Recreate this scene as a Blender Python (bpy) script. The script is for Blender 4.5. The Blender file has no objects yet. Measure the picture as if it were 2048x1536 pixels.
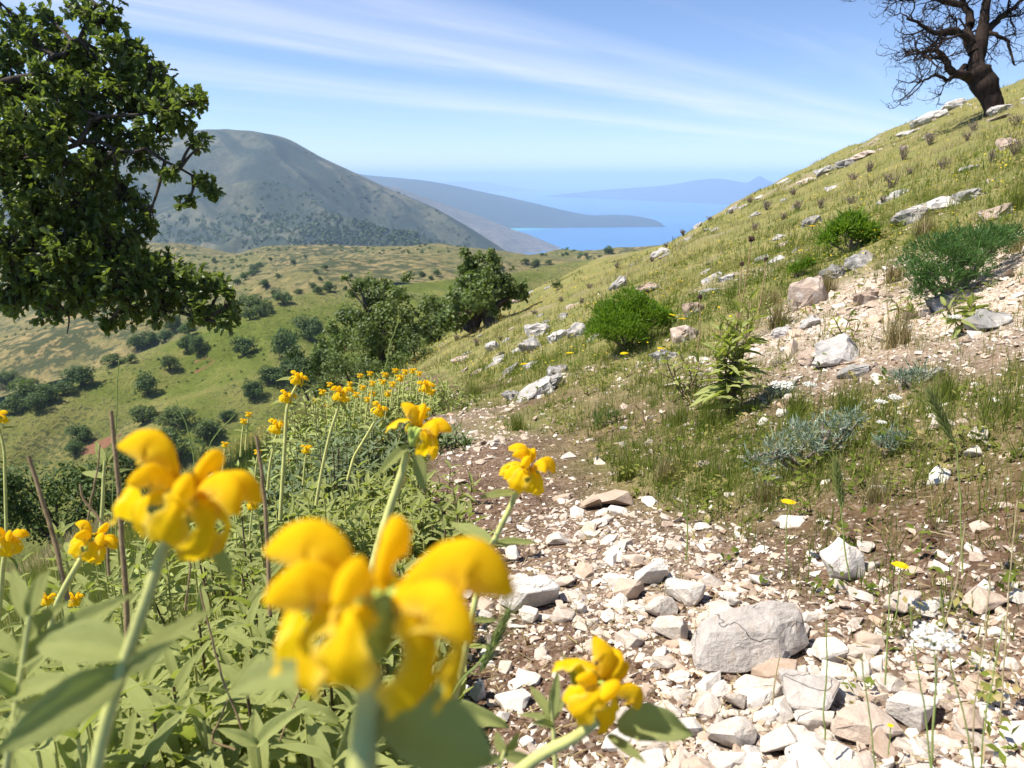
import bpy, bmesh, math, random
import numpy as np
from mathutils import Vector, Matrix
from mathutils.bvhtree import BVHTree

# ------------------------------------------------------------------ camera, sky, sun, exposure
scene = bpy.context.scene
COL = scene.collection
FOC, CX, CY = 1547.0, 1024.0, 768.0          # the photo's focal length and centre in its pixels
PITCH = math.atan(413.0 / FOC)
SP, CP = math.sin(PITCH), math.cos(PITCH)
cam_data = bpy.data.cameras.new('camera')
cam = bpy.data.objects.new('camera', cam_data)
COL.objects.link(cam)
cam.location = (0, 0, 0)
cam.rotation_euler = (math.radians(90) - PITCH, 0, 0)
cam_data.sensor_width = 36.0
cam_data.lens = 36.0 * FOC / 2048.0
cam_data.clip_start = 0.02
cam_data.clip_end = 200000.0
cam_data.dof.use_dof = True
cam_data.dof.focus_distance = 2.6
cam_data.dof.aperture_fstop = 9.5
scene.camera = cam

SUN_EL, SUN_AZ = math.radians(59), math.radians(-94)     # azimuth from +Y towards +X
TO_SUN = Vector((math.sin(SUN_AZ) * math.cos(SUN_EL), math.cos(SUN_AZ) * math.cos(SUN_EL), math.sin(SUN_EL)))
sun_data = bpy.data.lights.new('sun', 'SUN')
sun_data.energy = 5.0
sun_data.angle = math.radians(0.53)
sun_data.color = (1.0, 0.94, 0.84)
sun = bpy.data.objects.new('sun', sun_data)
COL.objects.link(sun)
sun.rotation_euler = TO_SUN.to_track_quat('Z', 'Y').to_euler()

world = bpy.data.worlds.new('World')
scene.world = world
world.use_nodes = True
wn, wl = world.node_tree.nodes, world.node_tree.links
wn.clear()


def N(nodes, kind, **kw):
    n = nodes.new(kind)
    for k, v in kw.items():
        setattr(n, k, v)
    return n


def math_node(nodes, links, op, a, b=None, c=None, clamp=False):
    n = nodes.new('ShaderNodeMath')
    n.operation = op
    n.use_clamp = clamp
    for i, v in enumerate((a, b, c)):
        if v is None:
            continue
        if isinstance(v, (int, float)):
            n.inputs[i].default_value = v
        else:
            links.new(v, n.inputs[i])
    return n.outputs[0]


sky = N(wn, 'ShaderNodeTexSky', sky_type='NISHITA')
sky.sun_disc = False
sky.sun_elevation = SUN_EL
sky.sun_rotation = SUN_AZ
sky.altitude = 2400
sky.air_density = 1.0
sky.dust_density = 0.0
sky.ozone_density = 4.5
geo = N(wn, 'ShaderNodeTexCoord')
sep = N(wn, 'ShaderNodeSeparateXYZ')
wl.new(geo.outputs['Generated'], sep.inputs[0])
M = lambda op, a, b=None, c=None, clamp=False: math_node(wn, wl, op, a, b, c, clamp)
zz = M('MAXIMUM', sep.outputs[2], 0.02)
px_ = M('DIVIDE', sep.outputs[0], zz)          # where the ray meets a flat cloud layer
py_ = M('DIVIDE', sep.outputs[1], zz)
ca = M('ADD', M('MULTIPLY', px_, 0.62), M('MULTIPLY', py_, 0.785))     # along the streaks
cb = M('SUBTRACT', M('MULTIPLY', px_, 0.785), M('MULTIPLY', py_, 0.62))  # across them
comb = N(wn, 'ShaderNodeCombineXYZ')
wl.new(M('MULTIPLY', ca, 0.20), comb.inputs[0])
wl.new(M('MULTIPLY', cb, 1.1), comb.inputs[1])
n1 = N(wn, 'ShaderNodeTexNoise')
n1.inputs['Scale'].default_value = 1.0
n1.inputs['Detail'].default_value = 7
n1.inputs['Roughness'].default_value = 0.55
n1.inputs['Distortion'].default_value = 0.5
wl.new(comb.outputs[0], n1.inputs['Vector'])
comb2 = N(wn, 'ShaderNodeCombineXYZ')
wl.new(M('MULTIPLY', ca, 0.55), comb2.inputs[0])
wl.new(M('MULTIPLY', cb, 3.4), comb2.inputs[1])
n2 = N(wn, 'ShaderNodeTexNoise')
n2.inputs['Scale'].default_value = 1.0
n2.inputs['Detail'].default_value = 5
n2.inputs['Distortion'].default_value = 0.8
wl.new(comb2.outputs[0], n2.inputs['Vector'])


def band(b0, wdt, amp):
    d = M('DIVIDE', M('SUBTRACT', M('ADD', cb, M('MULTIPLY', M('SUBTRACT', n1.outputs[0], 0.5), 1.2)), b0), wdt)
    return M('MULTIPLY', M('POWER', 2.718, M('MULTIPLY', M('MULTIPLY', d, d), -1.0)), amp)


bands = M('ADD', M('ADD', band(-4.75, 0.75, 0.70), band(-3.55, 0.30, 0.36)), band(-7.6, 0.9, 0.55))
bands = M('ADD', bands, M('MULTIPLY', M('SUBTRACT', n1.outputs[0], 0.5), 1.0, clamp=False))
streak = M('ADD', 0.72, M('MULTIPLY', M('SUBTRACT', n2.outputs[0], 0.36), 0.8))
cl = M('MULTIPLY', bands, streak, clamp=True)
cl = M('MULTIPLY', cl, 0.66)
mixc = N(wn, 'ShaderNodeMix', data_type='RGBA')
wl.new(cl, mixc.inputs['Factor'])
wl.new(sky.outputs[0], mixc.inputs[6])
mixc.inputs[7].default_value = (6.6, 7.0, 7.4, 1)          # sunlit ice cloud
bg = N(wn, 'ShaderNodeBackground')
bg.inputs['Strength'].default_value = 0.094
wout = N(wn, 'ShaderNodeOutputWorld')
wb = N(wn, 'ShaderNodeMix', data_type='RGBA', blend_type='MULTIPLY')
wb.inputs['Factor'].default_value = 1.0
wl.new(mixc.outputs[2], wb.inputs[6])
wb.inputs[7].default_value = (1.0, .955, 1.0, 1)          # the camera's white balance
wl.new(wb.outputs[2], bg.inputs[0])
wl.new(bg.outputs[0], wout.inputs[0])

vs = scene.view_settings
vs.view_transform = 'Standard'
vs.look = 'None'
vs.exposure = 0.85
vs.gamma = 1.0
vs.use_curve_mapping = False
scene.cycles.max_bounces = 6
scene.cycles.diffuse_bounces = 3
scene.cycles.glossy_bounces = 2
scene.cycles.transmission_bounces = 3
scene.cycles.transparent_max_bounces = 4
scene.cycles.volume_bounces = 2
scene.cycles.use_denoising = True

rng = np.random.default_rng(7)
random.seed(7)


# ------------------------------------------------------------------ helpers
def ray(px, py):
    """World direction (unit depth along the camera axis) through a pixel of the photograph."""
    u, v = (px - CX) / FOC, (CY - py) / FOC
    return Vector((u, CP + v * SP, -SP + v * CP))


def P(px, py, d):
    return ray(px, py) * d


def link(o, parent=None):
    COL.objects.link(o)
    if parent is not None:
        o.parent = parent
    return o


def raw_mesh(name, V, F, smooth=False, attrs=None):
    """A mesh from numpy arrays: F is (n,3) or (n,4), or a list of such arrays."""
    me = bpy.data.meshes.new(name)
    V = np.asarray(V, dtype=np.float32).reshape(-1, 3)
    Fs = F if isinstance(F, list) else [F]
    Fs = [np.asarray(f, dtype=np.int32) for f in Fs if len(f)]
    me.vertices.add(len(V))
    me.vertices.foreach_set('co', V.ravel())
    idx = np.concatenate([f.ravel() for f in Fs])
    tot = np.concatenate([np.full(len(f), f.shape[1], np.int32) for f in Fs])
    start = np.concatenate([[0], np.cumsum(tot)[:-1]]).astype(np.int32)
    me.loops.add(len(idx))
    me.loops.foreach_set('vertex_index', idx)
    me.polygons.add(len(tot))
    me.polygons.foreach_set('loop_start', start)
    if smooth:
        me.polygons.foreach_set('use_smooth', np.ones(len(tot), dtype=bool))
    else:
        me.shade_flat()
    for k, a in (attrs or {}).items():
        at = me.attributes.new(k, 'FLOAT', 'POINT')
        at.data.foreach_set('value', np.asarray(a, dtype=np.float32).ravel())
    me.update(calc_edges=True)
    return me


def mk(name, V, F, mat, parent=None, smooth=False, attrs=None, loc=None):
    me = raw_mesh(name, V, F, smooth, attrs)
    for m in (mat if isinstance(mat, (list, tuple)) else [mat]):
        me.materials.append(m)
    o = bpy.data.objects.new(name, me)
    if loc is not None:
        o.location = loc
    return link(o, parent)


def tag(o, label=None, cat=None, group=None, kind=None):
    if label:
        o['label'] = label
    if cat:
        o['category'] = cat
    if group:
        o['group'] = group
    if kind:
        o['kind'] = kind
    return o


def empty(name, loc, label, cat, group=None):
    o = bpy.data.objects.new(name, None)
    o.location = loc
    o.empty_display_size = 0.094
    link(o)
    return tag(o, label, cat, group)


def bake(tV, tF, L, A=None, tint=None):
    """Many copies of one template joined: L (n,3) places, A (n,3,3) rows = images of the template's axes."""
    n, k = len(L), len(tV)
    if n == 0:
        return np.zeros((0, 3)), np.zeros((0, tF.shape[1]), int), np.zeros(0)
    V = np.einsum('kj,nji->nki', tV, A) + L[:, None, :]
    F = (tF[None] + (np.arange(n) * k)[:, None, None]).reshape(-1, tF.shape[1])
    t = np.repeat(tint if tint is not None else rng.random(n), k)
    return V.reshape(-1, 3), F, t


class Join:
    """Collects arrays of the same polygon size into one mesh."""

    def __init__(self):
        self.V, self.F, self.T, self.n = [], {}, [], 0

    def add(self, V, F, t=0.5):
        V = np.asarray(V, float).reshape(-1, 3)
        F = np.asarray(F, int)
        if len(V) == 0:
            return
        self.V.append(V)
        self.F.setdefault(F.shape[1], []).append(F + self.n)
        self.T.append(np.broadcast_to(np.asarray(t, float), (len(V),)))
        self.n += len(V)

    def build(self, name, mat, parent=None, smooth=False, loc=None, extra=None):
        V = np.concatenate(self.V)
        if loc is not None:
            V = V - np.asarray(loc, float)
        at = {'tint': np.concatenate(self.T)}
        if extra:
            at.update(extra)
        return mk(name, V, [np.concatenate(f) for f in self.F.values()], mat, parent, smooth, at, loc)


def norm(a):
    return a / np.maximum(np.linalg.norm(a, axis=-1, keepdims=True), 1e-9)


def frames(d, up, s=1.0, w=None, h=None):
    """Basis rows (forward, side, normal) for directions d with hint up, scaled by s (and w across, h upward)."""
    d = norm(np.asarray(d, float))
    side = norm(np.cross(up, d))
    nor = np.cross(d, side)
    s = np.broadcast_to(np.asarray(s, float), (len(d),))
    w = s if w is None else np.broadcast_to(np.asarray(w, float), (len(d),))
    h = s if h is None else np.broadcast_to(np.asarray(h, float), (len(d),))
    return np.stack([d * s[:, None], side * w[:, None], nor * h[:, None]], axis=1)


def rand_dirs(n, r=None):
    r = r or rng
    v = r.normal(size=(n, 3))
    return norm(v)


def tube(pts, rad, sides=6, cap=True):
    """A tapered tube along points; returns V, quads."""
    pts = np.asarray(pts, float)
    rad = np.broadcast_to(np.asarray(rad, float), (len(pts),))
    t = norm(np.gradient(pts, axis=0))
    ref = np.array([0.31, 0.17, 0.93]) if abs(t[0][2]) < 0.9 else np.array([0.95, 0.2, 0.1])
    a = norm(np.cross(t, ref))
    b = np.cross(t, a)
    ang = np.arange(sides) * 2 * math.pi / sides
    ring = (a[:, None] * np.cos(ang)[None, :, None] + b[:, None] * np.sin(ang)[None, :, None]) * rad[:, None, None]
    V = (pts[:, None] + ring).reshape(-1, 3)
    i = np.arange(len(pts) - 1)[:, None] * sides
    j = np.arange(sides)[None]
    k = (j + 1) % sides
    F = np.stack([i + j, i + k, i + k + sides, i + j + sides], -1).reshape(-1, 4)
    return V, F


def spline(pts, n):
    """Catmull-Rom through the points, n samples."""
    p = np.asarray(pts, float)
    p = np.vstack([2 * p[0] - p[1], p, 2 * p[-1] - p[-2]])
    u = np.linspace(0, len(p) - 3 - 1e-6, n)
    i = u.astype(int)
    f = (u - i)[:, None]
    a, b, c, d = p[i], p[i + 1], p[i + 2], p[i + 3]
    return 0.5 * (2 * b + (c - a) * f + (2 * a - 5 * b + 4 * c - d) * f ** 2 + (3 * b - a - 3 * c + d) * f ** 3)


def _hash(ix, iy, seed):
    h = (ix.astype(np.int64) * 374761393 + iy.astype(np.int64) * 668265263 + seed * 974711) & 0xFFFFFFFF
    h = ((h ^ (h >> 13)) * 1274126177) & 0xFFFFFFFF
    h = h ^ (h >> 16)
    return (h & 0xFFFFFF) / float(0xFFFFFF)


def vnoise(x, y, seed=0):
    x, y = np.asarray(x, float), np.asarray(y, float)
    ix, iy = np.floor(x), np.floor(y)
    fx, fy = x - ix, y - iy
    fx = fx * fx * fx * (fx * (fx * 6 - 15) + 10)
    fy = fy * fy * fy * (fy * (fy * 6 - 15) + 10)
    ix, iy = ix.astype(np.int64), iy.astype(np.int64)
    a, b = _hash(ix, iy, seed), _hash(ix + 1, iy, seed)
    c, d = _hash(ix, iy + 1, seed), _hash(ix + 1, iy + 1, seed)
    return (a + (b - a) * fx + (c - a) * fy + (a - b - c + d) * fx * fy) * 2 - 1


def fbm(x, y, octaves=4, seed=0, gain=0.5):
    s, amp, tot = 0, 1.0, 0.0
    x, y = np.asarray(x, float), np.asarray(y, float)
    for o in range(octaves):
        s = s + vnoise(x * 2 ** o + 17.3 * o, y * 2 ** o - 9.1 * o, seed + o) * amp
        tot += amp
        amp *= gain
    return s / tot


def smooth01(x):
    x = np.clip(x, 0, 1)
    return x * x * (3 - 2 * x)


# ------------------------------------------------------------------ materials
def material(name):
    m = bpy.data.materials.new(name)
    m.use_nodes = True
    nt = m.node_tree
    nt.nodes.clear()
    out = nt.nodes.new('ShaderNodeOutputMaterial')
    return m, nt.nodes, nt.links, out


def ramp(nodes, links, fac, stops):
    r = nodes.new('ShaderNodeValToRGB')
    e = r.color_ramp.elements
    while len(e) < len(stops):
        e.new(0.5)
    for k, (p, c) in enumerate(stops):
        e[k].position = p
        e[k].color = (*c, 1)
    links.new(fac, r.inputs[0])
    return r.outputs[0]


def noise(nodes, links, scale, detail=5, rough=0.55, coord=None, dist=0.0):
    n = nodes.new('ShaderNodeTexNoise')
    n.inputs['Scale'].default_value = scale
    n.inputs['Detail'].default_value = detail
    n.inputs['Roughness'].default_value = rough
    n.inputs['Distortion'].default_value = dist
    if coord is not None:
        links.new(coord, n.inputs['Vector'])
    return n.outputs[0]


def mixcol(nodes, links, fac, a, b, mode='MIX'):
    n = nodes.new('ShaderNodeMix')
    n.data_type = 'RGBA'
    n.blend_type = mode
    if isinstance(fac, (int, float)):
        n.inputs[0].default_value = fac
    else:
        links.new(fac, n.inputs[0])
    for s, v in ((6, a), (7, b)):
        if isinstance(v, tuple):
            n.inputs[s].default_value = (*v, 1)
        else:
            links.new(v, n.inputs[s])
    return n.outputs[2]


def attr(nodes, name):
    a = nodes.new('ShaderNodeAttribute')
    a.attribute_name = name
    return a.outputs['Fac']


def position(nodes):
    return nodes.new('ShaderNodeNewGeometry').outputs['Position']


def bump(nodes, links, h, strength=0.5, dist=0.01):
    b = nodes.new('ShaderNodeBump')
    b.inputs['Strength'].default_value = strength
    b.inputs['Distance'].default_value = dist
    links.new(h, b.inputs['Height'])
    return b.outputs[0]


def principled(nodes, links, out, col, rough=0.8, normal=None, spec=0.3):
    p = nodes.new('ShaderNodeBsdfPrincipled')
    if isinstance(col, tuple):
        p.inputs['Base Color'].default_value = (*col, 1)
    else:
        links.new(col, p.inputs['Base Color'])
    if isinstance(rough, (int, float)):
        p.inputs['Roughness'].default_value = rough
    else:
        links.new(rough, p.inputs['Roughness'])
    p.inputs['Specular IOR Level'].default_value = spec
    if normal is not None:
        links.new(normal, p.inputs['Normal'])
    links.new(p.outputs[0], out.inputs[0])
    return p


def leafy(name, top, under, trans=0.35, tintvar=0.35, rim=None, rough=0.6, warm=(0.30, 0.30, 0.05), spec=0.25, tnode='tint', tcol=None):
    """Two-sided leaf: colour varied leaf by leaf, paler underside, light coming through."""
    m, n, l, out = material(name)
    if tnode == 'random':
        oi = n.new('ShaderNodeObjectInfo')
        t = oi.outputs['Random']
    else:
        t = attr(n, 'tint')
    g = n.new('ShaderNodeNewGeometry')
    c1 = mixcol(n, l, t, tuple(x * (1 - tintvar) for x in top), tuple(min(1, x * (1 + tintvar)) for x in top))
    c1 = mixcol(n, l, math_node(n, l, 'MULTIPLY', math_node(n, l, 'GREATER_THAN', t, 0.8), 0.35), c1, warm)
    if rim is not None:
        e = math_node(n, l, 'POWER', attr(n, 'rim'), 5.0)
        c1 = mixcol(n, l, e, c1, rim)
    c = mixcol(n, l, g.outputs['Backfacing'], c1, under)
    p = n.new('ShaderNodeBsdfPrincipled')
    l.new(c, p.inputs['Base Color'])
    p.inputs['Roughness'].default_value = rough
    p.inputs['Specular IOR Level'].default_value = spec
    tr = n.new('ShaderNodeBsdfTranslucent')
    if tcol is None:
        tcol = (top[0] * 1.5 + 0.03, top[1] * 1.6 + 0.03, top[2] * 0.8)
    tc = mixcol(n, l, 0.4, tcol, c1)
    l.new(tc, tr.inputs[0])
    mx = n.new('ShaderNodeMixShader')
    mx.inputs[0].default_value = trans
    l.new(p.outputs[0], mx.inputs[1])
    l.new(tr.outputs[0], mx.inputs[2])
    l.new(mx.outputs[0], out.inputs[0])
    return m
# ------------------------------------------------------------------ the near hillside
PATH_Y = [0, 1.17, 1.62, 2.57, 4.15, 8.2, 12, 20, 40, 300]
PATH_X = [.30, .25, .21, .06, -.07, -.80, -1.9, -5.0, -14, -130]


def path_x(y):
    return np.interp(y, PATH_Y, PATH_X)


def H_base(x, y):
    x, y = np.asarray(x, float), np.asarray(y, float)
    xp = path_x(np.maximum(y, 0))
    s = x - xp
    a = np.abs(s)
    t = np.sqrt((a - .45) ** 2 + .02) * .5 + (a - .45) * .5          # soft shoulder of the bench
    g = np.sign(s) * (.10 * (a - t) + .425 * t)
    h = .425 * xp - .132 * y - .88 + g
    q = np.maximum(0, .15 * y - x)
    h = h - .0083 * q * q / (1 + q / 40.0)
    r = np.hypot(x, y)
    h = h - 1.35 * np.exp(-((x / np.maximum(y, 1) - .185) / .085) ** 2) * smooth01((r - 14) / 45)
    o = np.maximum(0, r - 62.0)
    h = h + fbm(x * .21 + 3, y * .21, 3, 19) * .45 * smooth01((r - 25) / 25)
    return h - .0035 * o * o / (1 + o / 80)


def H(x, y):
    x, y = np.asarray(x, float), np.asarray(y, float)
    r = np.hypot(x, y)
    onpath = np.exp(-((x - path_x(np.maximum(y, 0))) / .5) ** 2)
    k = 1 - .75 * onpath
    h = H_base(x, y)
    h = h + fbm(x * .11, y * .11, 3, 11) * .60 * smooth01((r - 6) / 22)
    h = h + (.5 - np.abs(fbm(x * .33 + 7, y * .33, 3, 15))) * .34 * smooth01((r - 7) / 14) * smooth01((x + .25 * y + 1) / 5)
    h = h + fbm(x * .55, y * .55, 3, 21) * .13 * k * smooth01((r - .8) / 3)
    h = h + fbm(x * 3.1, y * 3.1, 3, 31) * .028 * k
    h = h + fbm(x * 15, y * 15, 2, 41) * .007
    return h


def solve_ground(px, py):
    """Point on the near hillside seen at a photo pixel (marches along the ray)."""
    d = ray(px, py)
    ts = np.geomspace(.35, 160, 700)
    z = d.z * ts - H(d.x * ts, d.y * ts)
    k = np.argmax(z < 0)
    if z[k] >= 0:
        return None
    a, b = (ts[k - 1], ts[k]) if k else (ts[0] * .5, ts[0])
    for _ in range(24):
        m = (a + b) / 2
        if d.z * m - float(H(d.x * m, d.y * m)) < 0:
            b = m
        else:
            a = m
    return d * b


def zones(x, y):
    """Ground cover weights: gravel (stones), grass and bare red soil."""
    x, y = np.asarray(x, float), np.asarray(y, float)
    s = x - path_x(np.maximum(y, 0))
    n = fbm(x * 1.3, y * 1.3, 3, 51)
    n2 = fbm(x * .35, y * .35, 3, 61)
    path = smooth01(1.25 - (np.abs(s - .03) + n * .12) / .44)
    grass = smooth01((np.abs(s) - .5 + n * .25) / .5)
    gravel = path.copy()
    for (gx, gy, rad, kind, w) in ANCHORS:
        f = np.exp(-((x - gx) ** 2 + (y - gy) ** 2) / rad ** 2) * w
        f = np.clip(f * (1 + n * .6), 0, 1)
        if kind == 'gravel':
            gravel = np.maximum(gravel, f)
            grass = grass * (1 - f)
        elif kind == 'grass':
            grass = np.maximum(grass, f)
            gravel = gravel * (1 - f)
        elif kind == 'soil':
            grass = grass * (1 - f)
            gravel = gravel * (1 - .75 * f)
    bare = smooth01((n2 + n * .5 - .32) / .25) * smooth01((s - 1.2) / 1.0) * .6
    gravel = np.maximum(gravel, bare * .8)
    grass = grass * (1 - bare * .7)
    return gravel, grass


ANCHORS = []
for (apx, apy, rad, kind, w) in [
        (1500, 1200, .40, 'gravel', 1), (1700, 1150, .35, 'gravel', .9), (1950, 1250, .35, 'gravel', .9), (1600, 1440, .40, 'gravel', 1),
        (1950, 1480, .35, 'gravel', .8), (1800, 1380, .3, 'gravel', .9), (1330, 1080, .36, 'gravel', 1), (1160, 1000, .35, 'gravel', 1), (1300, 1330, .3, 'gravel', 1),
        (1960, 960, .42, 'soil', 1), (1850, 1010, .38, 'soil', 1), (2030, 1080, .3, 'soil', .8), (2100, 900, .5, 'soil', .8), (1650, 1020, .22, 'soil', .9),
        (1480, 860, .16, 'soil', .8), (1270, 900, .35, 'grass', .9), (1400, 880, .4, 'grass', .9), (1600, 870, .42, 'grass', .9),
        (1700, 800, .5, 'grass', .9), (1900, 760, .5, 'grass', .9), (1450, 800, .4, 'grass', .9), (1200, 850, .4, 'grass', .6),
        (1000, 790, .9, 'grass', .9), (1120, 830, .6, 'grass', .85), (1230, 920, .32, 'grass', .95), (1330, 940, .32, 'grass', 1), (1450, 960, .3, 'grass', .9), (1560, 960, .26, 'grass', .8), (1330, 860, .45, 'grass', .9), (1830, 850, .3, 'grass', .9), (1940, 830, .4, 'grass', .8), (1120, 900, .25, 'grass', .6), (1580, 700, .75, 'gravel', .9), (1700, 690, .7, 'gravel', 1), (1780, 560, .9, 'gravel', .9),
        (1950, 620, .9, 'gravel', 1), (2080, 660, .7, 'gravel', 1), (1850, 680, .6, 'gravel', .9), (1980, 540, .8, 'gravel', .9), (1700, 640, .7, 'gravel', 1), (1640, 600, .5, 'gravel', .8), (2040, 570, .8, 'gravel', .9), (1250, 760, .5, 'gravel', .45),
        (1120, 760, .5, 'gravel', .5), (1080, 1380, .22, 'soil', 1), (1000, 1030, .40, 'soil', 1), (960, 960, .5, 'soil', .95), (930, 1000, .35, 'soil', 1), (1000, 1110, .33, 'soil', 1), (1040, 1280, .16, 'soil', 1), (940, 1080, .2, 'soil', 1), (1020, 900, .3, 'soil', .8), (1130, 1330, .12, 'soil', .9), (960, 1450, .2, 'soil', .8), (1150, 1500, .2, 'soil', .9)]:
    g_ = solve_ground(apx, apy)
    if g_ is not None:
        ANCHORS.append((g_.x, g_.y, rad, kind, w))

# polar grid, finer towards the viewer
NA, NR = 620, 430
az = np.radians(np.linspace(-112, 112, NA))
rr = np.geomspace(.18, 128, NR)
R_, A_ = np.meshgrid(rr, az, indexing='ij')
GX, GY = R_ * np.sin(A_), R_ * np.cos(A_)
GZ = H(GX, GY)
gi = np.arange(NR - 1)[:, None] * NA + np.arange(NA - 1)[None]
GF = np.stack([gi, gi + 1, gi + NA + 1, gi + NA], -1).reshape(-1, 4)[:, ::-1]
gw, grw = zones(GX.ravel(), GY.ravel())
scw = gw * smooth01((GX.ravel() - path_x(np.maximum(GY.ravel(), 0)) - 1.1) / .5) * smooth01((R_.ravel() - 3.0) / 1.2)


def build_ground_material():
    m, n, l, out = material('hillside_soil')
    pos = position(n)
    a_gravel, a_grass = attr(n, 'gravel'), attr(n, 'grass')
    n_big = noise(n, l, 1.4, 6, .6, pos)
    n_mid = noise(n, l, 9, 6, .65, pos)
    n_fine = noise(n, l, 70, 5, .7, pos)
    soil = ramp(n, l, n_mid, [(.3, (.042, .024, .014)), (.5, (.092, .053, .031)), (.7, (.17, .105, .065))])
    vor = n.new('ShaderNodeTexVoronoi')
    vor.inputs['Scale'].default_value = 85
    l.new(pos, vor.inputs['Vector'])
    chips = ramp(n, l, n_fine, [(.35, (.16, .095, .06)), (.5, (.32, .24, .175)), (.68, (.56, .50, .43))])
    vsep = n.new('ShaderNodeSeparateColor')
    l.new(vor.outputs['Color'], vsep.inputs[0])
    chipm = math_node(n, l, 'GREATER_THAN', vsep.outputs[0], .62)
    soil = mixcol(n, l, math_node(n, l, 'MULTIPLY', chipm, .30), soil, chips)
    gcol = mixcol(n, l, math_node(n, l, 'MULTIPLY', a_gravel, math_node(n, l, 'ADD', .12, math_node(n, l, 'MULTIPLY', n_mid, .65)), clamp=True), soil, chips)
    scree = ramp(n, l, math_node(n, l, 'ADD', math_node(n, l, 'MULTIPLY', n_fine, .6), math_node(n, l, 'MULTIPLY', vsep.outputs[1], .4)), [(.3, (.22, .15, .09)), (.5, (.46, .375, .28)), (.7, (.62, .56, .48))])
    gcol = mixcol(n, l, math_node(n, l, 'MULTIPLY', attr(n, 'scree'), .85), gcol, scree)
    turf = ramp(n, l, n_mid, [(.30, (.070, .095, .020)), (.48, (.155, .170, .045)), (.62, (.25, .22, .080)), (.78, (.40, .34, .21))])
    turf2 = ramp(n, l, n_big, [(.35, (.135, .15, .042)), (.6, (.25, .21, .085))])
    turf = mixcol(n, l, .5, turf, turf2)
    col = mixcol(n, l, math_node(n, l, 'MULTIPLY', a_grass, .92), gcol, turf)
    hgt = math_node(n, l, 'ADD', math_node(n, l, 'MULTIPLY', n_fine, .5), math_node(n, l, 'SUBTRACT', n_mid, math_node(n, l, 'MULTIPLY', vor.outputs['Distance'], .7)))
    principled(n, l, out, col, .95, bump(n, l, hgt, .8, .012), .15)
    return m


MAT_GROUND = build_ground_material()
ground = mk('ground', np.stack([GX, GY, GZ], -1).reshape(-1, 3), GF, MAT_GROUND, smooth=True, attrs={'gravel': gw, 'grass': grw, 'scree': scw})
tag(ground, kind='structure')

# ------------------------------------------------------------------ hills, mountain, sea
SEA_Z = -400.0


def sea_pt(px, py):
    d = ray(px, py)
    return d * (SEA_Z / d.z)


def cat(curve, xs):
    """Resample a list of (px, py, depth) at the given px values, smoothly."""
    c = np.array(curve, float)
    s = spline(c, 400)
    o = np.argsort(s[:, 0])
    return np.stack([xs, np.interp(xs, s[o, 0], s[o, 1]), np.interp(xs, s[o, 0], s[o, 2])], -1)


def loft(name, curves, mat, nu=260, nv=90, amp=0.0, scale=1.0, seed=0, back=(40, 25), bulge=.0, ridged=0.0, rscale=1.0, label=None):
    """A hill: its crest, foot and any line between are curves placed at their own distance; a back slope falls away behind."""
    x0, x1 = max(c[0][0] for c in curves), min(c[-1][0] for c in curves)
    xs = np.linspace(x0, x1, nu)
    rows = []
    for c in curves:
        q = cat(c, xs)
        u, v = (q[:, 0] - CX) / FOC, (CY - q[:, 1]) / FOC
        rows.append(np.stack([u, CP + v * SP, -SP + v * CP], -1) * q[:, 2:3])
    top = rows[0]
    hd = norm(top * np.array([1, 1, 0]))
    b1 = top + hd * back[0] + np.array([0, 0, -back[1] * .35])
    b2 = top + hd * back[0] * 3 + np.array([0, 0, -back[1] * 2.2])
    allrows = np.stack([b2, b1] + rows)                 # from behind the crest down to the foot
    t = np.linspace(0, len(allrows) - 1, nv)
    t = np.concatenate([t, np.arange(len(allrows))])
    t = np.unique(np.round(t, 4))
    V = np.stack([spline(allrows[:, i], 40 * (len(allrows) - 1) + 1) for i in range(nu)], 1)
    k = np.round(t * 40).astype(int).clip(0, len(V) - 1)
    k = np.unique(k)
    V = V[k]
    tt = k / 40.0
    w = np.minimum(1, np.abs(tt - 2) / .5)[:, None]     # keep the crest where it is
    n = fbm(V[..., 0] / scale, V[..., 1] / scale, 5, seed) * amp
    if ridged:
        across, down = V[..., 0] * .75 + V[..., 1] * .66, V[..., 0] * .66 - V[..., 1] * .75
        rn = 1 - np.abs(fbm(across / rscale + .5 * fbm(V[..., 0] / rscale * .7, V[..., 1] / rscale * .7, 2, seed + 3), down / rscale * .22, 4, seed + 9)) * 2
        n = n + (rn - .5) * ridged
    n = np.where(tt[:, None] < 2.0, np.minimum(n, 0), n)
    V[..., 2] += n * (w * .95 + .05)
    V[..., 2] = np.maximum(V[..., 2], SEA_Z - .6)
    nvv = len(V)
    i = np.arange(nvv - 1)[:, None] * nu + np.arange(nu - 1)[None]
    F = np.stack([i, i + 1, i + nu + 1, i + nu], -1).reshape(-1, 4)[:, ::-1]
    o = mk(name, V.reshape(-1, 3), F, mat, smooth=True, attrs={'rise': np.repeat(tt, nu)})
    tag(o, kind='structure')
    return o


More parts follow.
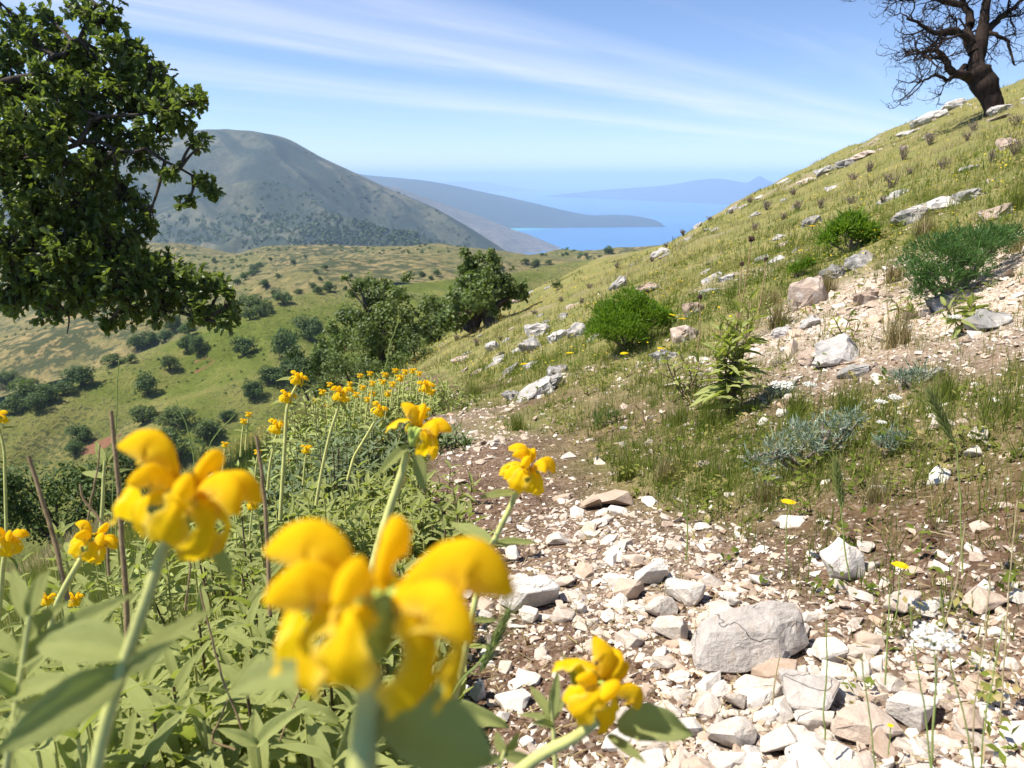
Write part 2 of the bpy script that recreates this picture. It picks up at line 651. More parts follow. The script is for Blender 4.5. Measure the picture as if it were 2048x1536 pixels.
def hill_material(name, cols, s1, s2, s3, scrub=None, scrub_scale=.2, scrub_thr=.58, bumpd=.6, scars=None, gullies=None):
    m, n, l, out = material(name)
    pos = position(n)
    a = noise(n, l, s1, 6, .6, pos)
    b = noise(n, l, s2, 6, .65, pos)
    c = noise(n, l, s3, 5, .7, pos)
    f = math_node(n, l, 'ADD', math_node(n, l, 'MULTIPLY', a, .55), math_node(n, l, 'MULTIPLY', b, .45))
    col = ramp(n, l, f, cols)
    col = mixcol(n, l, .75, col, ramp(n, l, c, [(.3, (.25, .25, .25)), (.5, (.55, .55, .5)), (.72, (.95, .9, .8))]), 'MULTIPLY')
    col = mixcol(n, l, .5, col, mixcol(n, l, 1.0, col, (1.9, 1.9, 1.9), 'MULTIPLY'))
    if scrub:
        d = noise(n, l, scrub_scale, 5, .7, pos)
        k = ramp(n, l, math_node(n, l, 'ADD', math_node(n, l, 'MULTIPLY', d, .6), math_node(n, l, 'MULTIPLY', a, .4)), [(scrub_thr - .03, (0, 0, 0)), (scrub_thr + .03, (1, 1, 1))])
        col = mixcol(n, l, k, col, scrub)
    if gullies:
        ga, gd, gcol, gw_ = gullies
        cv = n.new('ShaderNodeCombineXYZ')
        for q, (vx, vy, div) in enumerate(((.75, .66, ga), (.66, -.75, gd))):
            dp = n.new('ShaderNodeVectorMath')
            dp.operation = 'DOT_PRODUCT'
            l.new(pos, dp.inputs[0])
            dp.inputs[1].default_value = (vx / div, vy / div, 0)
            l.new(dp.outputs['Value'], cv.inputs[q])
        gn = noise(n, l, 1.0, 6, .62, cv.outputs[0], .9)
        col = mixcol(n, l, ramp(n, l, gn, [(.44, (0, 0, 0)), (.56, (gw_, gw_, gw_))]), col, gcol)
    for (sx, sy, sz), rad in (scars or []):
        dv = n.new('ShaderNodeVectorMath')
        dv.operation = 'DISTANCE'
        wob = n.new('ShaderNodeTexNoise')
        wob.inputs['Scale'].default_value = .35
        wob.inputs['Detail'].default_value = 5
        l.new(pos, wob.inputs['Vector'])
        l.new(pos, dv.inputs[0])
        dv.inputs[1].default_value = (sx, sy, sz)
        k = math_node(n, l, 'ADD', math_node(n, l, 'DIVIDE', dv.outputs['Value'], rad), math_node(n, l, 'MULTIPLY', math_node(n, l, 'SUBTRACT', wob.outputs[0], .5), 2.6))
        col = mixcol(n, l, ramp(n, l, k, [(.75, (.8, .8, .8)), (1.0, (0, 0, 0))]), col, (.26, .115, .075))
    principled(n, l, out, col, .95, bump(n, l, c, .9, bumpd), .1)
    return m


M_SPUR = hill_material('spur_grass', [(.34, (.075, .105, .016)), (.46, (.125, .150, .030)), (.56, (.20, .195, .060)), (.68, (.36, .29, .13))], .022, .11, .9,
                       scrub=(.075, .085, .03), scrub_scale=.9, scrub_thr=.55, bumpd=1.2,
                       scars=[(tuple(P(440, 748, 195)), 5.0), (tuple(P(198, 878, 163)), 3.2), (tuple(P(470, 715, 203)), 3.0), (tuple(P(690, 690, 200)), 3.0)])
M_OLIVE = hill_material('olive_grass', [(.34, (.085, .095, .038)), (.47, (.15, .14, .058)), (.57, (.24, .19, .09)), (.70, (.42, .28, .14))], .010, .06, .35,
                        scrub=(.055, .065, .03), scrub_scale=.16, scrub_thr=.52, bumpd=1.5)
M_MOUNT = hill_material('mountain_slope', [(.36, (.036, .046, .038)), (.47, (.072, .080, .055)), (.56, (.115, .112, .080)), (.70, (.19, .17, .125))], .0022, .012, .06,
                        scrub=(.024, .040, .028), scrub_scale=.02, scrub_thr=.56, bumpd=4, gullies=(120.0, 620.0, (.022, .036, .030), .85))
M_GREY = hill_material('coast_slope', [(.36, (.06, .06, .05)), (.5, (.11, .10, .085)), (.68, (.19, .165, .14))], .0015, .01, .04, bumpd=10)
M_WOOD = hill_material('headland_wood', [(.36, (.014, .026, .020)), (.5, (.022, .036, .024)), (.68, (.05, .06, .04))], .0012, .008, .03, bumpd=12)

loft('grassy_spur', [
    [(-500, 1000, 140), (-200, 905, 155), (0, 838, 170), (120, 788, 180), (200, 750, 188), (300, 712, 196), (380, 680, 205), (480, 634, 215), (560, 603, 225),
     (640, 588, 235), (760, 574, 250), (880, 560, 262), (960, 553, 276), (1060, 540, 300), (1200, 522, 330), (1400, 505, 360)],
    [(-500, 1170, 128), (0, 985, 150), (200, 880, 162), (400, 800, 172), (600, 720, 186), (760, 665, 202), (900, 625, 225), (1060, 590, 262), (1400, 570, 310)],
    [(-500, 1400, 110), (0, 1200, 128), (300, 1080, 138), (480, 1000, 146), (600, 920, 156), (760, 820, 173), (900, 725, 198), (1100, 665, 238), (1400, 650, 280)]],
    M_SPUR, amp=4.2, scale=45, seed=3, ridged=4.0, rscale=32, back=(22, 12), nu=320, nv=110)
loft('olive_hill', [
    [(-500, 830, 300), (-200, 750, 310), (0, 683, 320), (90, 655, 325), (178, 630, 330), (300, 608, 335), (440, 588, 340), (485, 567, 345), (560, 543, 360), (643, 524, 380),
     (717, 517, 400), (810, 511, 420), (950, 509, 450), (1100, 515, 470), (1200, 521, 480), (1400, 520, 500)],
    [(-500, 1000, 255), (0, 800, 275), (200, 745, 280), (400, 690, 285), (600, 625, 300), (800, 585, 325), (1000, 575, 355), (1200, 560, 380), (1400, 560, 400)]],
    M_OLIVE, amp=6, scale=70, seed=5, ridged=7, rscale=60, back=(40, 25), nu=260, nv=80)
loft('far_olive_hill', [
    [(-700, 540, 830), (-200, 520, 830), (100, 500, 820), (320, 487, 800), (400, 494, 780), (470, 507, 760), (510, 499, 730), (560, 494, 700), (700, 491, 680), (800, 493, 670), (870, 488, 650), (920, 494, 645), (1000, 502, 640),
     (1060, 510, 640), (1130, 510, 640), (1200, 503, 620), (1260, 496, 600), (1400, 488, 560), (1600, 480, 500)],
    [(-700, 800, 480), (0, 700, 480), (300, 640, 490), (480, 595, 500), (600, 565, 520), (800, 535, 520), (1000, 530, 520), (1200, 535, 500), (1600, 530, 450)]],
    M_OLIVE, amp=9, scale=120, seed=8, ridged=9, rscale=90, back=(70, 50), nu=260, nv=70)
loft('mountain', [
    [(-900, 440, 3100), (-300, 385, 2900), (0, 335, 2800), (200, 302, 2700), (330, 276, 2650), (380, 266, 2600), (430, 262, 2600), (520, 268, 2550), (575, 280, 2500), (640, 315, 2450),
     (700, 343, 2400), (760, 372, 2350), (820, 397, 2300), (880, 423, 2250), (940, 455, 2200), (1010, 500, 2100), (1100, 560, 2000)],
    [(-900, 600, 2100), (0, 480, 2150), (330, 400, 2150), (520, 365, 2080), (640, 400, 2000), (760, 445, 1950), (900, 490, 1900), (1100, 590, 1800)],
    [(-900, 760, 1200), (0, 700, 1250), (300, 640, 1300), (600, 560, 1350), (900, 545, 1400), (1100, 620, 1500)]],
    M_MOUNT, amp=26, scale=420, seed=13, back=(250, 120), ridged=105, rscale=320, nu=420, nv=160)
loft('coast_slope', [
    [(560, 320, 4600), (640, 330, 4600), (730, 357, 4800), (800, 382, 4900), (900, 417, 4900), (1000, 452, 4800), (1080, 483, 4600), (1140, 507, 4450), (1180, 520, 4400)],
    [(560, 420, 3600), (640, 440, 3600), (800, 490, 3600), (900, 520, 3600), (1000, 550, 3700), (1140, 570, 3900), (1180, 580, 3900)]],
    M_GREY, amp=20, scale=350, seed=17, back=(150, 80), ridged=40, rscale=300, nu=200, nv=60)


def shore(pts):
    return [(a, b, sea_pt(a, b).dot(Vector((0, CP, -SP)))) for a, b in pts]


loft('headland', [
    [(500, 340, 8600), (600, 345, 8500), (700, 351, 8300), (740, 356, 8200), (850, 366, 8000), (950, 384, 7800), (1050, 405, 7500), (1130, 423, 7300), (1180, 431, 7200), (1230, 431, 7150), (1270, 433, 7050), (1310, 441, 6950), (1331, 453, 6800)],
    shore([(500, 478), (740, 466), (1010, 457), (1100, 456), (1200, 455), (1331, 454)])],
    M_WOOD, amp=18, scale=700, seed=19, back=(200, 60), nu=260, nv=50)
loft('island', [
    [(1095, 392, 16500), (1130, 388, 16000), (1180, 383, 15600), (1250, 378, 15000), (1330, 372, 14500), (1400, 362, 14200), (1440, 360, 14000), (1490, 367, 13800), (1508, 360, 13800), (1520, 355, 13800), (1534, 362, 13700), (1560, 368, 13600), (1700, 372, 13500), (1900, 395, 13500)],
    shore([(1095, 393), (1200, 397), (1300, 402), (1440, 408), (1560, 412), (1700, 414), (1900, 416)])],
    M_WOOD, amp=25, scale=1100, seed=23, back=(400, 90), nu=240, nv=40).name = 'right_island'
loft('island', [
    [(700, 356, 24000), (780, 357, 23800), (820, 361, 23500), (880, 366, 23400), (930, 364, 23400), (980, 367, 23400), (1030, 374, 23600), (1079, 381, 24500)],
    shore([(700, 388), (800, 387), (900, 386), (1000, 384.5), (1079, 382)])],
    M_WOOD, amp=25, scale=1500, seed=29, back=(500, 90), nu=160, nv=30).name = 'middle_island'
loft('far_coast', [
    [(300, 352, 39000), (600, 352, 38500), (740, 350, 38000), (800, 357, 38000), (850, 360, 38000), (950, 361, 38000), (1080, 364, 38200), (1200, 367, 38500), (1300, 366, 38500), (1500, 362, 38500), (1800, 355, 38500)],
    shore([(300, 374), (800, 373), (1200, 372), (1800, 372)])],
    M_WOOD, amp=30, scale=3000, seed=31, back=(800, 100), nu=160, nv=24)


def sea_material():
    m, n, l, out = material('sea_water')
    pos = position(n)
    big = noise(n, l, .0007, 4, .6, pos)
    fine = noise(n, l, .02, 6, .7, pos)
    col = ramp(n, l, big, [(.35, (.012, .105, .27)), (.65, (.018, .15, .36))])
    s = sea_pt(1022, 458)
    dv = n.new('ShaderNodeVectorMath')
    dv.operation = 'DISTANCE'
    l.new(pos, dv.inputs[0])
    dv.inputs[1].default_value = (s.x, s.y + 60, SEA_Z)
    shallow = ramp(n, l, math_node(n, l, 'DIVIDE', dv.outputs['Value'], 420.0), [(.25, (1, 1, 1)), (.9, (0, 0, 0))])
    col = mixcol(n, l, math_node(n, l, 'MULTIPLY', shallow, .8), col, (.06, .42, .46))
    principled(n, l, out, col, .32, bump(n, l, fine, .25, 2.0), .35)
    return m


sr = np.concatenate([[0.0], np.geomspace(800, 43000, 60)])
sa = np.linspace(0, 2 * math.pi, 97)[:-1]
SV = np.stack([np.outer(sr, np.sin(sa)), np.outer(sr, np.cos(sa)), np.full((61, 96), SEA_Z)], -1).reshape(-1, 3)
si = np.arange(60)[:, None] * 96 + np.arange(96)[None]
sj = np.arange(60)[:, None] * 96 + (np.arange(96)[None] + 1) % 96
SF = np.stack([si, sj, sj + 96, si + 96], -1).reshape(-1, 4)[:, ::-1][96:]
s0 = np.stack([np.zeros(96, int), 96 + (np.arange(96) + 1) % 96, 96 + np.arange(96)], -1)
sea = mk('sea', SV, [SF, s0], sea_material(), smooth=True)
tag(sea, kind='structure')

# rays at distant slopes
_trees = []
for o in list(COL.objects):
    if o.type == 'MESH' and o.get('kind') == 'structure' and o.name not in ('ground', 'sea'):
        me = o.data
        vv = np.empty(len(me.vertices) * 3, np.float32)
        me.vertices.foreach_get('co', vv)
        _trees.append((o.name, BVHTree.FromPolygons([tuple(v) for v in vv.reshape(-1, 3)], [tuple(p.vertices) for p in me.polygons])))


def hit_hill(px, py):
    best, bn = None, None
    d = ray(px, py)
    for nm, t in _trees:
        loc, nor, idx, dist = t.ray_cast(Vector((0, 0, 0)), d.normalized())
        if loc is not None and (best is None or dist < best[1]):
            best, bn = (loc, dist), nm
    return (best[0], bn) if best else (None, None)


# ------------------------------------------------------------------ the air
def build_haze():
    top, bot = 205.0, SEA_Z - 1.5
    V = [(x, y, z) for x in (-46000, 46000) for y in (-46000, 46000) for z in (bot, top)]
    F = np.array([(0, 1, 3, 2), (4, 6, 7, 5), (0, 4, 5, 1), (2, 3, 7, 6), (0, 2, 6, 4), (1, 5, 7, 3)])
    m, n, l, out = material('hazy_air')
    v = n.new('ShaderNodeVolumePrincipled')
    v.inputs['Color'].default_value = (.54, .735, 1.0, 1)
    v.inputs['Density'].default_value = 1.0e-4
    v.inputs['Anisotropy'].default_value = 0.0
    l.new(v.outputs[0], out.inputs['Volume'])
    o = mk('haze', V, F, m)
    tag(o, kind='stuff')


build_haze()
# ------------------------------------------------------------------ rock and stones
def rock_template(seed, npts=16, cuts=0, disp=0.0, flat=.75, rugged=3.0):
    """An angular lump about one unit across, base at z = -0.35: hull of a few points, optionally cut finer and roughened."""
    r = np.random.default_rng(seed)
    p = rand_dirs(npts, r)
    p = np.sign(p) * np.abs(p) ** .75
    p = p / np.abs(p).max(axis=1, keepdims=True) ** .45
    p *= r.uniform(.72, 1.0, size=(npts, 1)) * np.array([.52, .42, .40 * flat])
    bm = bmesh.new()
    for q in p:
        bm.verts.new(q)
    res = bmesh.ops.convex_hull(bm, input=bm.verts)
    bmesh.ops.delete(bm, geom=list(set(e for e in res['geom_unused'] + res['geom_interior'] if isinstance(e, bmesh.types.BMVert))), context='VERTS')
    if cuts:
        bmesh.ops.bevel(bm, geom=list(bm.edges), offset=.035, segments=1, affect='EDGES', profile=.6, clamp_overlap=True)
        bmesh.ops.triangulate(bm, faces=list(bm.faces))
        bmesh.ops.subdivide_edges(bm, edges=[e for e in bm.edges if e.calc_length() > .13], cuts=cuts, use_grid_fill=True)
    bmesh.ops.triangulate(bm, faces=list(bm.faces))
    bm.normal_update()
    V = np.array([v.co for v in bm.verts])
    if disp:
        nn = np.array([v.normal for v in bm.verts])
        a = fbm(V[:, 0] * rugged + seed * 3.1, V[:, 1] * rugged + V[:, 2] * 2.3 * rugged / 3, 3, seed)
        b = np.abs(fbm(V[:, 0] * rugged * .8 + V[:, 2] * 2.1, V[:, 1] * rugged * .8 - V[:, 2] * 1.7 + seed, 3, seed + 50))
        V = V + nn * ((a * .6 - (np.exp(-(b / .07) ** 2)) * .5) * disp)[:, None]
    F = np.array([[v.index for v in f.verts] for f in bm.faces])
    bm.free()
    return V, F


def stone_material(name, lo, mid, hi, tint_from='random', lichen=None, bscale=1.0, bdist=.004, cracks=0.0):
    m, n, l, out = material(name)
    tc = n.new('ShaderNodeTexCoord')
    co = position(n) if tint_from == 'tint' else tc.outputs['Object']
    if tint_from == 'tint':
        t = attr(n, 'tint')
    else:
        t = n.new('ShaderNodeObjectInfo').outputs['Random']
    a = noise(n, l, 9 * bscale, 7, .65, co)
    b = noise(n, l, 42 * bscale, 6, .7, co)
    f = math_node(n, l, 'ADD', math_node(n, l, 'MULTIPLY', a, .55), math_node(n, l, 'ADD', math_node(n, l, 'MULTIPLY', b, .2), math_node(n, l, 'MULTIPLY', t, .26)))
    col = ramp(n, l, f, [(.32, lo), (.50, mid), (.68, hi)])
    wt = math_node(n, l, 'FRACT', math_node(n, l, 'MULTIPLY', t, 7.31))
    col = mixcol(n, l, math_node(n, l, 'MULTIPLY', math_node(n, l, 'GREATER_THAN', wt, .80), .5), col, (.40, .25, .15))
    st = noise(n, l, 16 * bscale, 5, .75, co, .8)
    col = mixcol(n, l, ramp(n, l, st, [(.52, (0, 0, 0)), (.68, (.55, .55, .55))]), col, (.34, .245, .165))
    if lichen:
        c = noise(n, l, 5 * bscale, 6, .7, co, .4)
        col = mixcol(n, l, ramp(n, l, c, [(.52, (0, 0, 0)), (.60, (.75, .75, .75))]), col, lichen)
    hgt = math_node(n, l, 'ADD', a, math_node(n, l, 'MULTIPLY', b, .45))
    if cracks:
        v = n.new('ShaderNodeTexVoronoi')
        v.feature = 'DISTANCE_TO_EDGE'
        v.inputs['Scale'].default_value = cracks
        dm = n.new('ShaderNodeMix')
        dm.data_type = 'VECTOR'
        dm.inputs[0].default_value = .25
        nz = n.new('ShaderNodeTexNoise')
        nz.inputs['Scale'].default_value = cracks * 1.2
        nz.inputs['Detail'].default_value = 4
        l.new(co, nz.inputs['Vector'])
        l.new(co, dm.inputs[4])
        l.new(nz.outputs['Color'], dm.inputs[5])
        l.new(dm.outputs[1], v.inputs['Vector'])
        k = ramp(n, l, v.outputs['Distance'], [(.0, (1, 1, 1)), (.007, (0, 0, 0))])
        col = mixcol(n, l, math_node(n, l, 'MULTIPLY', k, .45), col, (.14, .12, .10))
        hgt = math_node(n, l, 'SUBTRACT', hgt, math_node(n, l, 'MULTIPLY', k, .35))
    principled(n, l, out, col, .88, bump(n, l, hgt, .9, bdist), .2)
    return m


LIME = ((.38, .31, .25), (.53, .475, .41), (.68, .645, .585))
M_STONE = stone_material('pale_limestone', *LIME, bscale=.45, bdist=.003)
M_STONE_BIG = stone_material('pale_limestone_block', *LIME, bscale=4.0, bdist=.006)
M_GRAVEL = stone_material('limestone_gravel', (.36, .27, .20), (.54, .46, .38), (.70, .66, .59), tint_from='tint', bscale=3.0, bdist=.003)
M_BOULDER = stone_material('grey_boulder', (.30, .265, .23), (.43, .39, .35), (.56, .52, .47), bscale=2.2, bdist=.012, cracks=4.5)
M_WHITE = stone_material('white_boulder', (.50, .46, .41), (.66, .63, .59), (.78, .77, .74), bscale=2.5, bdist=.012, cracks=5.0)
M_OUTCROP = stone_material('grey_outcrop', (.17, .165, .155), (.33, .315, .295), (.52, .49, .46), bscale=.8, bdist=.02, lichen=(.60, .57, .52))

SMALL = [rock_template(100 + k, 11, flat=.62) for k in range(14)]
FINE = [rock_template(200 + k, 18, cuts=1, disp=.05, flat=.72) for k in range(16)]
FINE_MESH = [raw_mesh('stone', v, f) for v, f in FINE]
for me in FINE_MESH:
    me.materials.append(M_STONE)


def slope_normal(x, y, e=.15):
    gx = (float(H(x + e, y)) - float(H(x - e, y))) / (2 * e)
    gy = (float(H(x, y + e)) - float(H(x, y - e))) / (2 * e)
    return Vector((-gx, -gy, 1)).normalized()


OCCUPIED = []            # (x, y, r) of the larger stones, so that lesser ones keep off


def solid(name, label, cat, px, py, w, h, seed, mat, depthratio=.8, sink=.25, yaw=None, group=None, cuts=2, disp=.06, npts=18, lean=.6, rugged=3.0, scale=1.0):
    """A stone of its own whose foot stands at photo pixel (px, py), w by h pixels large there."""
    g = solve_ground(px, py)
    d = g.dot(Vector((0, CP, -SP)))
    W, Hh = w * d / FOC * .92 * scale, h * d / FOC * .62 * scale
    V, F = rock_template(seed, npts, cuts=cuts, disp=disp, rugged=rugged)
    V = V - V.mean(axis=0)
    V /= (V.max(axis=0) - V.min(axis=0))
    V[:, 0] *= W
    V[:, 1] *= W * depthratio
    V[:, 2] *= Hh / (1 - sink)
    o = mk(name, V, F, mat)
    n = slope_normal(g.x, g.y, max(.1, W))
    n = (n * lean + Vector((0, 0, 1)) * (1 - lean)).normalized()
    q = Vector((0, 0, 1)).rotation_difference(n)
    yaw = random.uniform(-.5, .5) if yaw is None else yaw
    o.rotation_mode = 'QUATERNION'
    from mathutils import Quaternion
    o.rotation_quaternion = q @ Quaternion((0, 0, 1), yaw)
    o.location = g + n * (Hh * (.5 / (1 - sink) - sink / (1 - sink))) + Vector((0, W * depthratio * .4, 0))
    OCCUPIED.append((o.location.x, o.location.y, W * .42))
    return tag(o, label, cat, group)


# the big grey boulder on the path: its corners set one by one
def big_boulder():
    g = solve_ground(1515, 1352)
    d = g.dot(Vector((0, CP, -SP)))
    k = d / FOC
    W, T = 258 * k, 92 * k
    pts = [(-.50, -.30, -.05), (-.10, -.42, -.10), (.16, -.40, -.06), (.50, -.05, .10), (.47, .35, 0), (-.42, .40, 0),
           (-.46, -.20, .30), (-.34, -.02, .70), (-.05, -.16, .62), (.10, -.22, .60), (.22, -.06, .78), (.46, .10, .78), (.45, .30, .88),
           (.20, .32, 1.00), (-.10, .34, .86), (-.36, .30, .70), (.17, -.34, .22)]
    bm = bmesh.new()
    for x, y, z in pts:
        bm.verts.new((x * W, y * W * .56, z * T))
    res = bmesh.ops.convex_hull(bm, input=bm.verts)
    bmesh.ops.delete(bm, geom=list(set(e for e in res['geom_unused'] + res['geom_interior'] if isinstance(e, bmesh.types.BMVert))), context='VERTS')
    bmesh.ops.dissolve_limit(bm, angle_limit=.12, verts=list(bm.verts), edges=list(bm.edges))
    bmesh.ops.bevel(bm, geom=list(bm.edges), offset=.006, segments=1, affect='EDGES')
    bmesh.ops.triangulate(bm, faces=list(bm.faces))
    for _ in range(3):
        bmesh.ops.subdivide_edges(bm, edges=[e for e in bm.edges if e.calc_length() > .016], cuts=1, use_grid_fill=True)
        bmesh.ops.triangulate(bm, faces=list(bm.faces))
    bm.normal_update()
    V = np.array([v.co for v in bm.verts])
    nn = np.array([v.normal for v in bm.verts])
    s = 14
    a = fbm(V[:, 0] * s, V[:, 1] * s + V[:, 2] * s * .8, 4, 71)
    c = np.abs(fbm(V[:, 0] * 9 + V[:, 2] * 5, V[:, 1] * 9 - V[:, 2] * 6, 3, 77))
    V = V + nn * (a * .0065 - np.exp(-(c / .05) ** 2) * .005)[:, None]
    F = np.array([[v.index for v in f.verts] for f in bm.faces])
    bm.free()
    o = mk('boulder', V, F, M_BOULDER, smooth=False)
    o.location = g + Vector((0, W * .24, 0.012))
    o.rotation_euler = (0, math.radians(-3), math.radians(4))
    tag(o, 'large grey cracked limestone block sitting among white stones on the path, the biggest loose rock', 'boulder')
    OCCUPIED.append((o.location.x, o.location.y, W * .42))


big_boulder()
solid('boulder', 'white weathered limestone boulder with dark crack lying on brown earth in the path', 'boulder', 1066, 1222, 136, 78, 311, M_WHITE, .75, .15, .2)

# stones one can point to
for k, (px, py, w, h, label) in enumerate([
        (1560, 1372, 110, 36, 'flat pale stone lying in front of the big grey block, under its right corner'),
        (1625, 1425, 130, 75, 'grey wedge-shaped stone below the flat stone in front of the big block'),
        (1670, 1325, 80, 62, 'smooth white stone leaning against the right side of the big grey block'),
        (1478, 1500, 105, 62, 'white stone with a grey side near the bottom edge, below the big block'),
        (1575, 1510, 95, 50, 'elongated white stone beside the grey-sided stone at the bottom edge'),
        (1745, 1490, 150, 70, 'broad pale cracked stone at the bottom edge, between grass stems'),
        (1475, 1420, 55, 50, 'small white block just below the dark gap under the big grey block'),
        (1355, 1285, 85, 70, 'white angular stone touching the left side of the big grey block'),
        (1265, 1198, 62, 46, 'clean white rounded stone in the gravel left of the white stone group'),
        (1310, 1170, 75, 62, 'white stone with faint streaks in the gravel above the white stone group'),
        (1375, 1210, 90, 62, 'white stone with hollowed top in the white stone group behind the big block'),
        (1325, 1235, 70, 52, 'white squat stone in front of the hollowed stone behind the big block'),
        (1115, 1092, 56, 26, 'flat pink-grey slab stone in the gravel beyond the white boulder'),
        (960, 1400, 34, 55, 'bluish white upright splinter of stone beside the sage leaves'),
        (1058, 1248, 45, 45, 'brown stone wedged under the front of the white boulder'),
        (1160, 1228, 36, 32, 'small tan cube-shaped stone right of the white boulder'),
        (1700, 1165, 95, 120, 'tall pale slanted rock half buried in the stony bank behind the yellow dandelion'),
        (1820, 1225, 80, 55, 'white stone with flat top in the bank to the right of the dandelion'),
        (1985, 1225, 90, 55, 'broad white stone near the right edge of the stony bank'),
        (1700, 1480, 70, 55, 'white block beside the broad cracked stone at the bottom edge'),
        (1840, 1460, 110, 90, 'buff half-sunken stone behind the tall grass stems at the bottom right'),
        (1185, 1020, 50, 38, 'grey triangular stone where the gravel meets the grass bank'),
        (1230, 1015, 100, 34, 'low white ledge stone where the gravel meets the grass bank'),
        (1970, 880, 44, 40, 'tan square stone on the red soil under the grass'),
        (1955, 915, 36, 34, 'grey stone just below the tan square stone on red soil')]):
    solid('stone', label, 'stone', px, py, w, h, 400 + k, M_BOULDER if 'grey wedge' in label else M_STONE_BIG, .8, .15, None, 'loose stones on the path and bank', cuts=1, disp=.05, npts=15)

# rock outcrops of the hillside
for k, (px, py, w, h, label) in enumerate([
        (1085, 792, 120, 54, 'grey ridge-shaped rock in the grass beside the bend of the path'),
        (1118, 752, 50, 38, 'dark grey rock perched behind the ridge-shaped rock near the path'),
        (1025, 800, 42, 26, 'small grey rock at the low end of the ridge-shaped rock near the path'),
        (984, 702, 34, 28, 'dark grey boulder alone in the grass below the forked oak'),
        (1066, 702, 56, 38, 'pale grey rock in the middle of the rock band left of the bright round shrub'),
        (1078, 672, 60, 40, 'pale tilted rock at the top of the rock band left of the bright round shrub'),
        (1118, 680, 56, 28, 'low grey rock in the rock band, second from the bright round shrub'),
        (1160, 672, 52, 50, 'white rock touching the bright round shrub on its left'),
        (1128, 636, 28, 16, 'small lone rock above the rock band left of the bright round shrub'),
        (1372, 684, 70, 50, 'white rounded rock right of the bright round shrub'),
        (1390, 628, 50, 40, 'grey rock behind and right of the bright round shrub'),
        (1330, 722, 60, 40, 'pale rock in front of the bright round shrub'),
        (1300, 585, 62, 28, 'white slab lying on the slope above the bright round shrub'),
        (1240, 576, 46, 30, 'grey slab above and left of the bright round shrub'),
        (1322, 512, 46, 26, 'grey rock on the slope near the skyline dip'),
        (1625, 610, 85, 92, 'big smooth slab standing on edge beside the dry tussock'),
        (1675, 556, 60, 44, 'broken grey ledge above the slab standing on edge'),
        (1730, 530, 90, 40, 'layered grey ledge below the low round shrub'),
        (1740, 604, 60, 40, 'dark tilted rock in the scree between the two tussocks'),
        (1568, 672, 48, 26, 'pale block at the foot of the broom-like tussock'),
        (1625, 655, 56, 34, 'dark pitted rock right of the broom-like tussock'),
        (1700, 720, 130, 62, 'wide light grey bedrock hump in the scree'),
        (1640, 722, 90, 40, 'long cracked bedrock step left of the wide grey hump'),
        (1720, 752, 70, 30, 'low rock below the wide grey hump at the edge of the grass'),
        (1860, 760, 80, 34, 'pale flat rock among tall grass right of the wide grey hump'),
        (1995, 655, 100, 46, 'grey domed rock near the right edge among sage leaves'),
        (1900, 612, 80, 40, 'pale rock in front of the spiny green cushion'),
        (1890, 418, 120, 34, 'long grey outcrop on the slope above the spiny green cushion'),
        (1955, 395, 70, 26, 'narrow tilted outcrop right of the long grey outcrop'),
        (1830, 442, 90, 40, 'mottled outcrop left of and below the long grey outcrop'),
        (2010, 432, 70, 40, 'pale rock at the right edge above the spiny green cushion'),
        (1985, 480, 60, 30, 'weathered rock between the outcrops and the spiny green cushion'),
        (1632, 448, 50, 26, 'isolated grey rock left of the low round shrub'),
        (1560, 478, 36, 12, 'small white rock in the grass left of the low round shrub'),
        (1705, 326, 66, 18, 'white rock ledge near the skyline'),
        (1735, 312, 60, 18, 'grey rock ledge on the skyline end of the white ledge'),
        (1655, 345, 50, 18, 'pale rock just below the white ledge near the skyline'),
        (1620, 364, 46, 14, 'low pale rock at the lower end of the white ledge near the skyline'),
        (1665, 378, 30, 10, 'tiny rock below the white ledge near the skyline'),
        (1870, 240, 80, 28, 'pale rock ledge on the skyline left of the dead tree'),
        (1915, 214, 60, 22, 'grey rock on the skyline touching the dead tree'),
        (2010, 222, 60, 22, 'grey rock at the foot of the dead tree on its right'),
        (1820, 268, 50, 14, 'low rock on the slope below the skyline ledge'),
        (2025, 290, 50, 30, 'dark rock at the right edge below the dead tree'),
        (1945, 340, 40, 14, 'small pale rock on the slope below the dead tree'),
        (1460, 560, 40, 16, 'small pale rock on the slope behind the dried seed heads'),
        (1530, 520, 40, 14, 'flat pale rock on the slope between the seed heads and the low shrub'),
        (1420, 590, 44, 20, 'pale rock up the slope from the grey rock by the round shrub')]):
    solid('rock_outcrop', label, 'rock', px, py, w, h, 600 + k, M_OUTCROP, .9, .42, None, 'limestone rocks on the hillside', cuts=2, disp=.15, npts=22, rugged=4.6, scale=.95)


# loose stones: sizes by a power law where the ground is stony
def scatter_polar(n, r0, r1, a0, a1, power=0.0):
    a = np.radians(rng.uniform(a0, a1, n))
    u = rng.random(n)
    if power == 0:
        r = r0 * (r1 / r0) ** u
    else:
        r = (r0 ** power + u * (r1 ** power - r0 ** power)) ** (1 / power)
    return r * np.sin(a), r * np.cos(a), r


def free_of(x, y, margin=0.0):
    ok = np.ones(len(x), bool)
    for ox, oy, orad in OCCUPIED:
        ok &= (x - ox) ** 2 + (y - oy) ** 2 > (orad + margin) ** 2
    return ok


def in_frame(x, y, z, m=40):
    d = y * CP - z * SP
    px = CX + FOC * x / d
    py = CY - FOC * (y * SP + z * CP) / d
    return (px > -m) & (px < 2048 + m) & (py > -m) & (py < 1536 + m), px, py, d


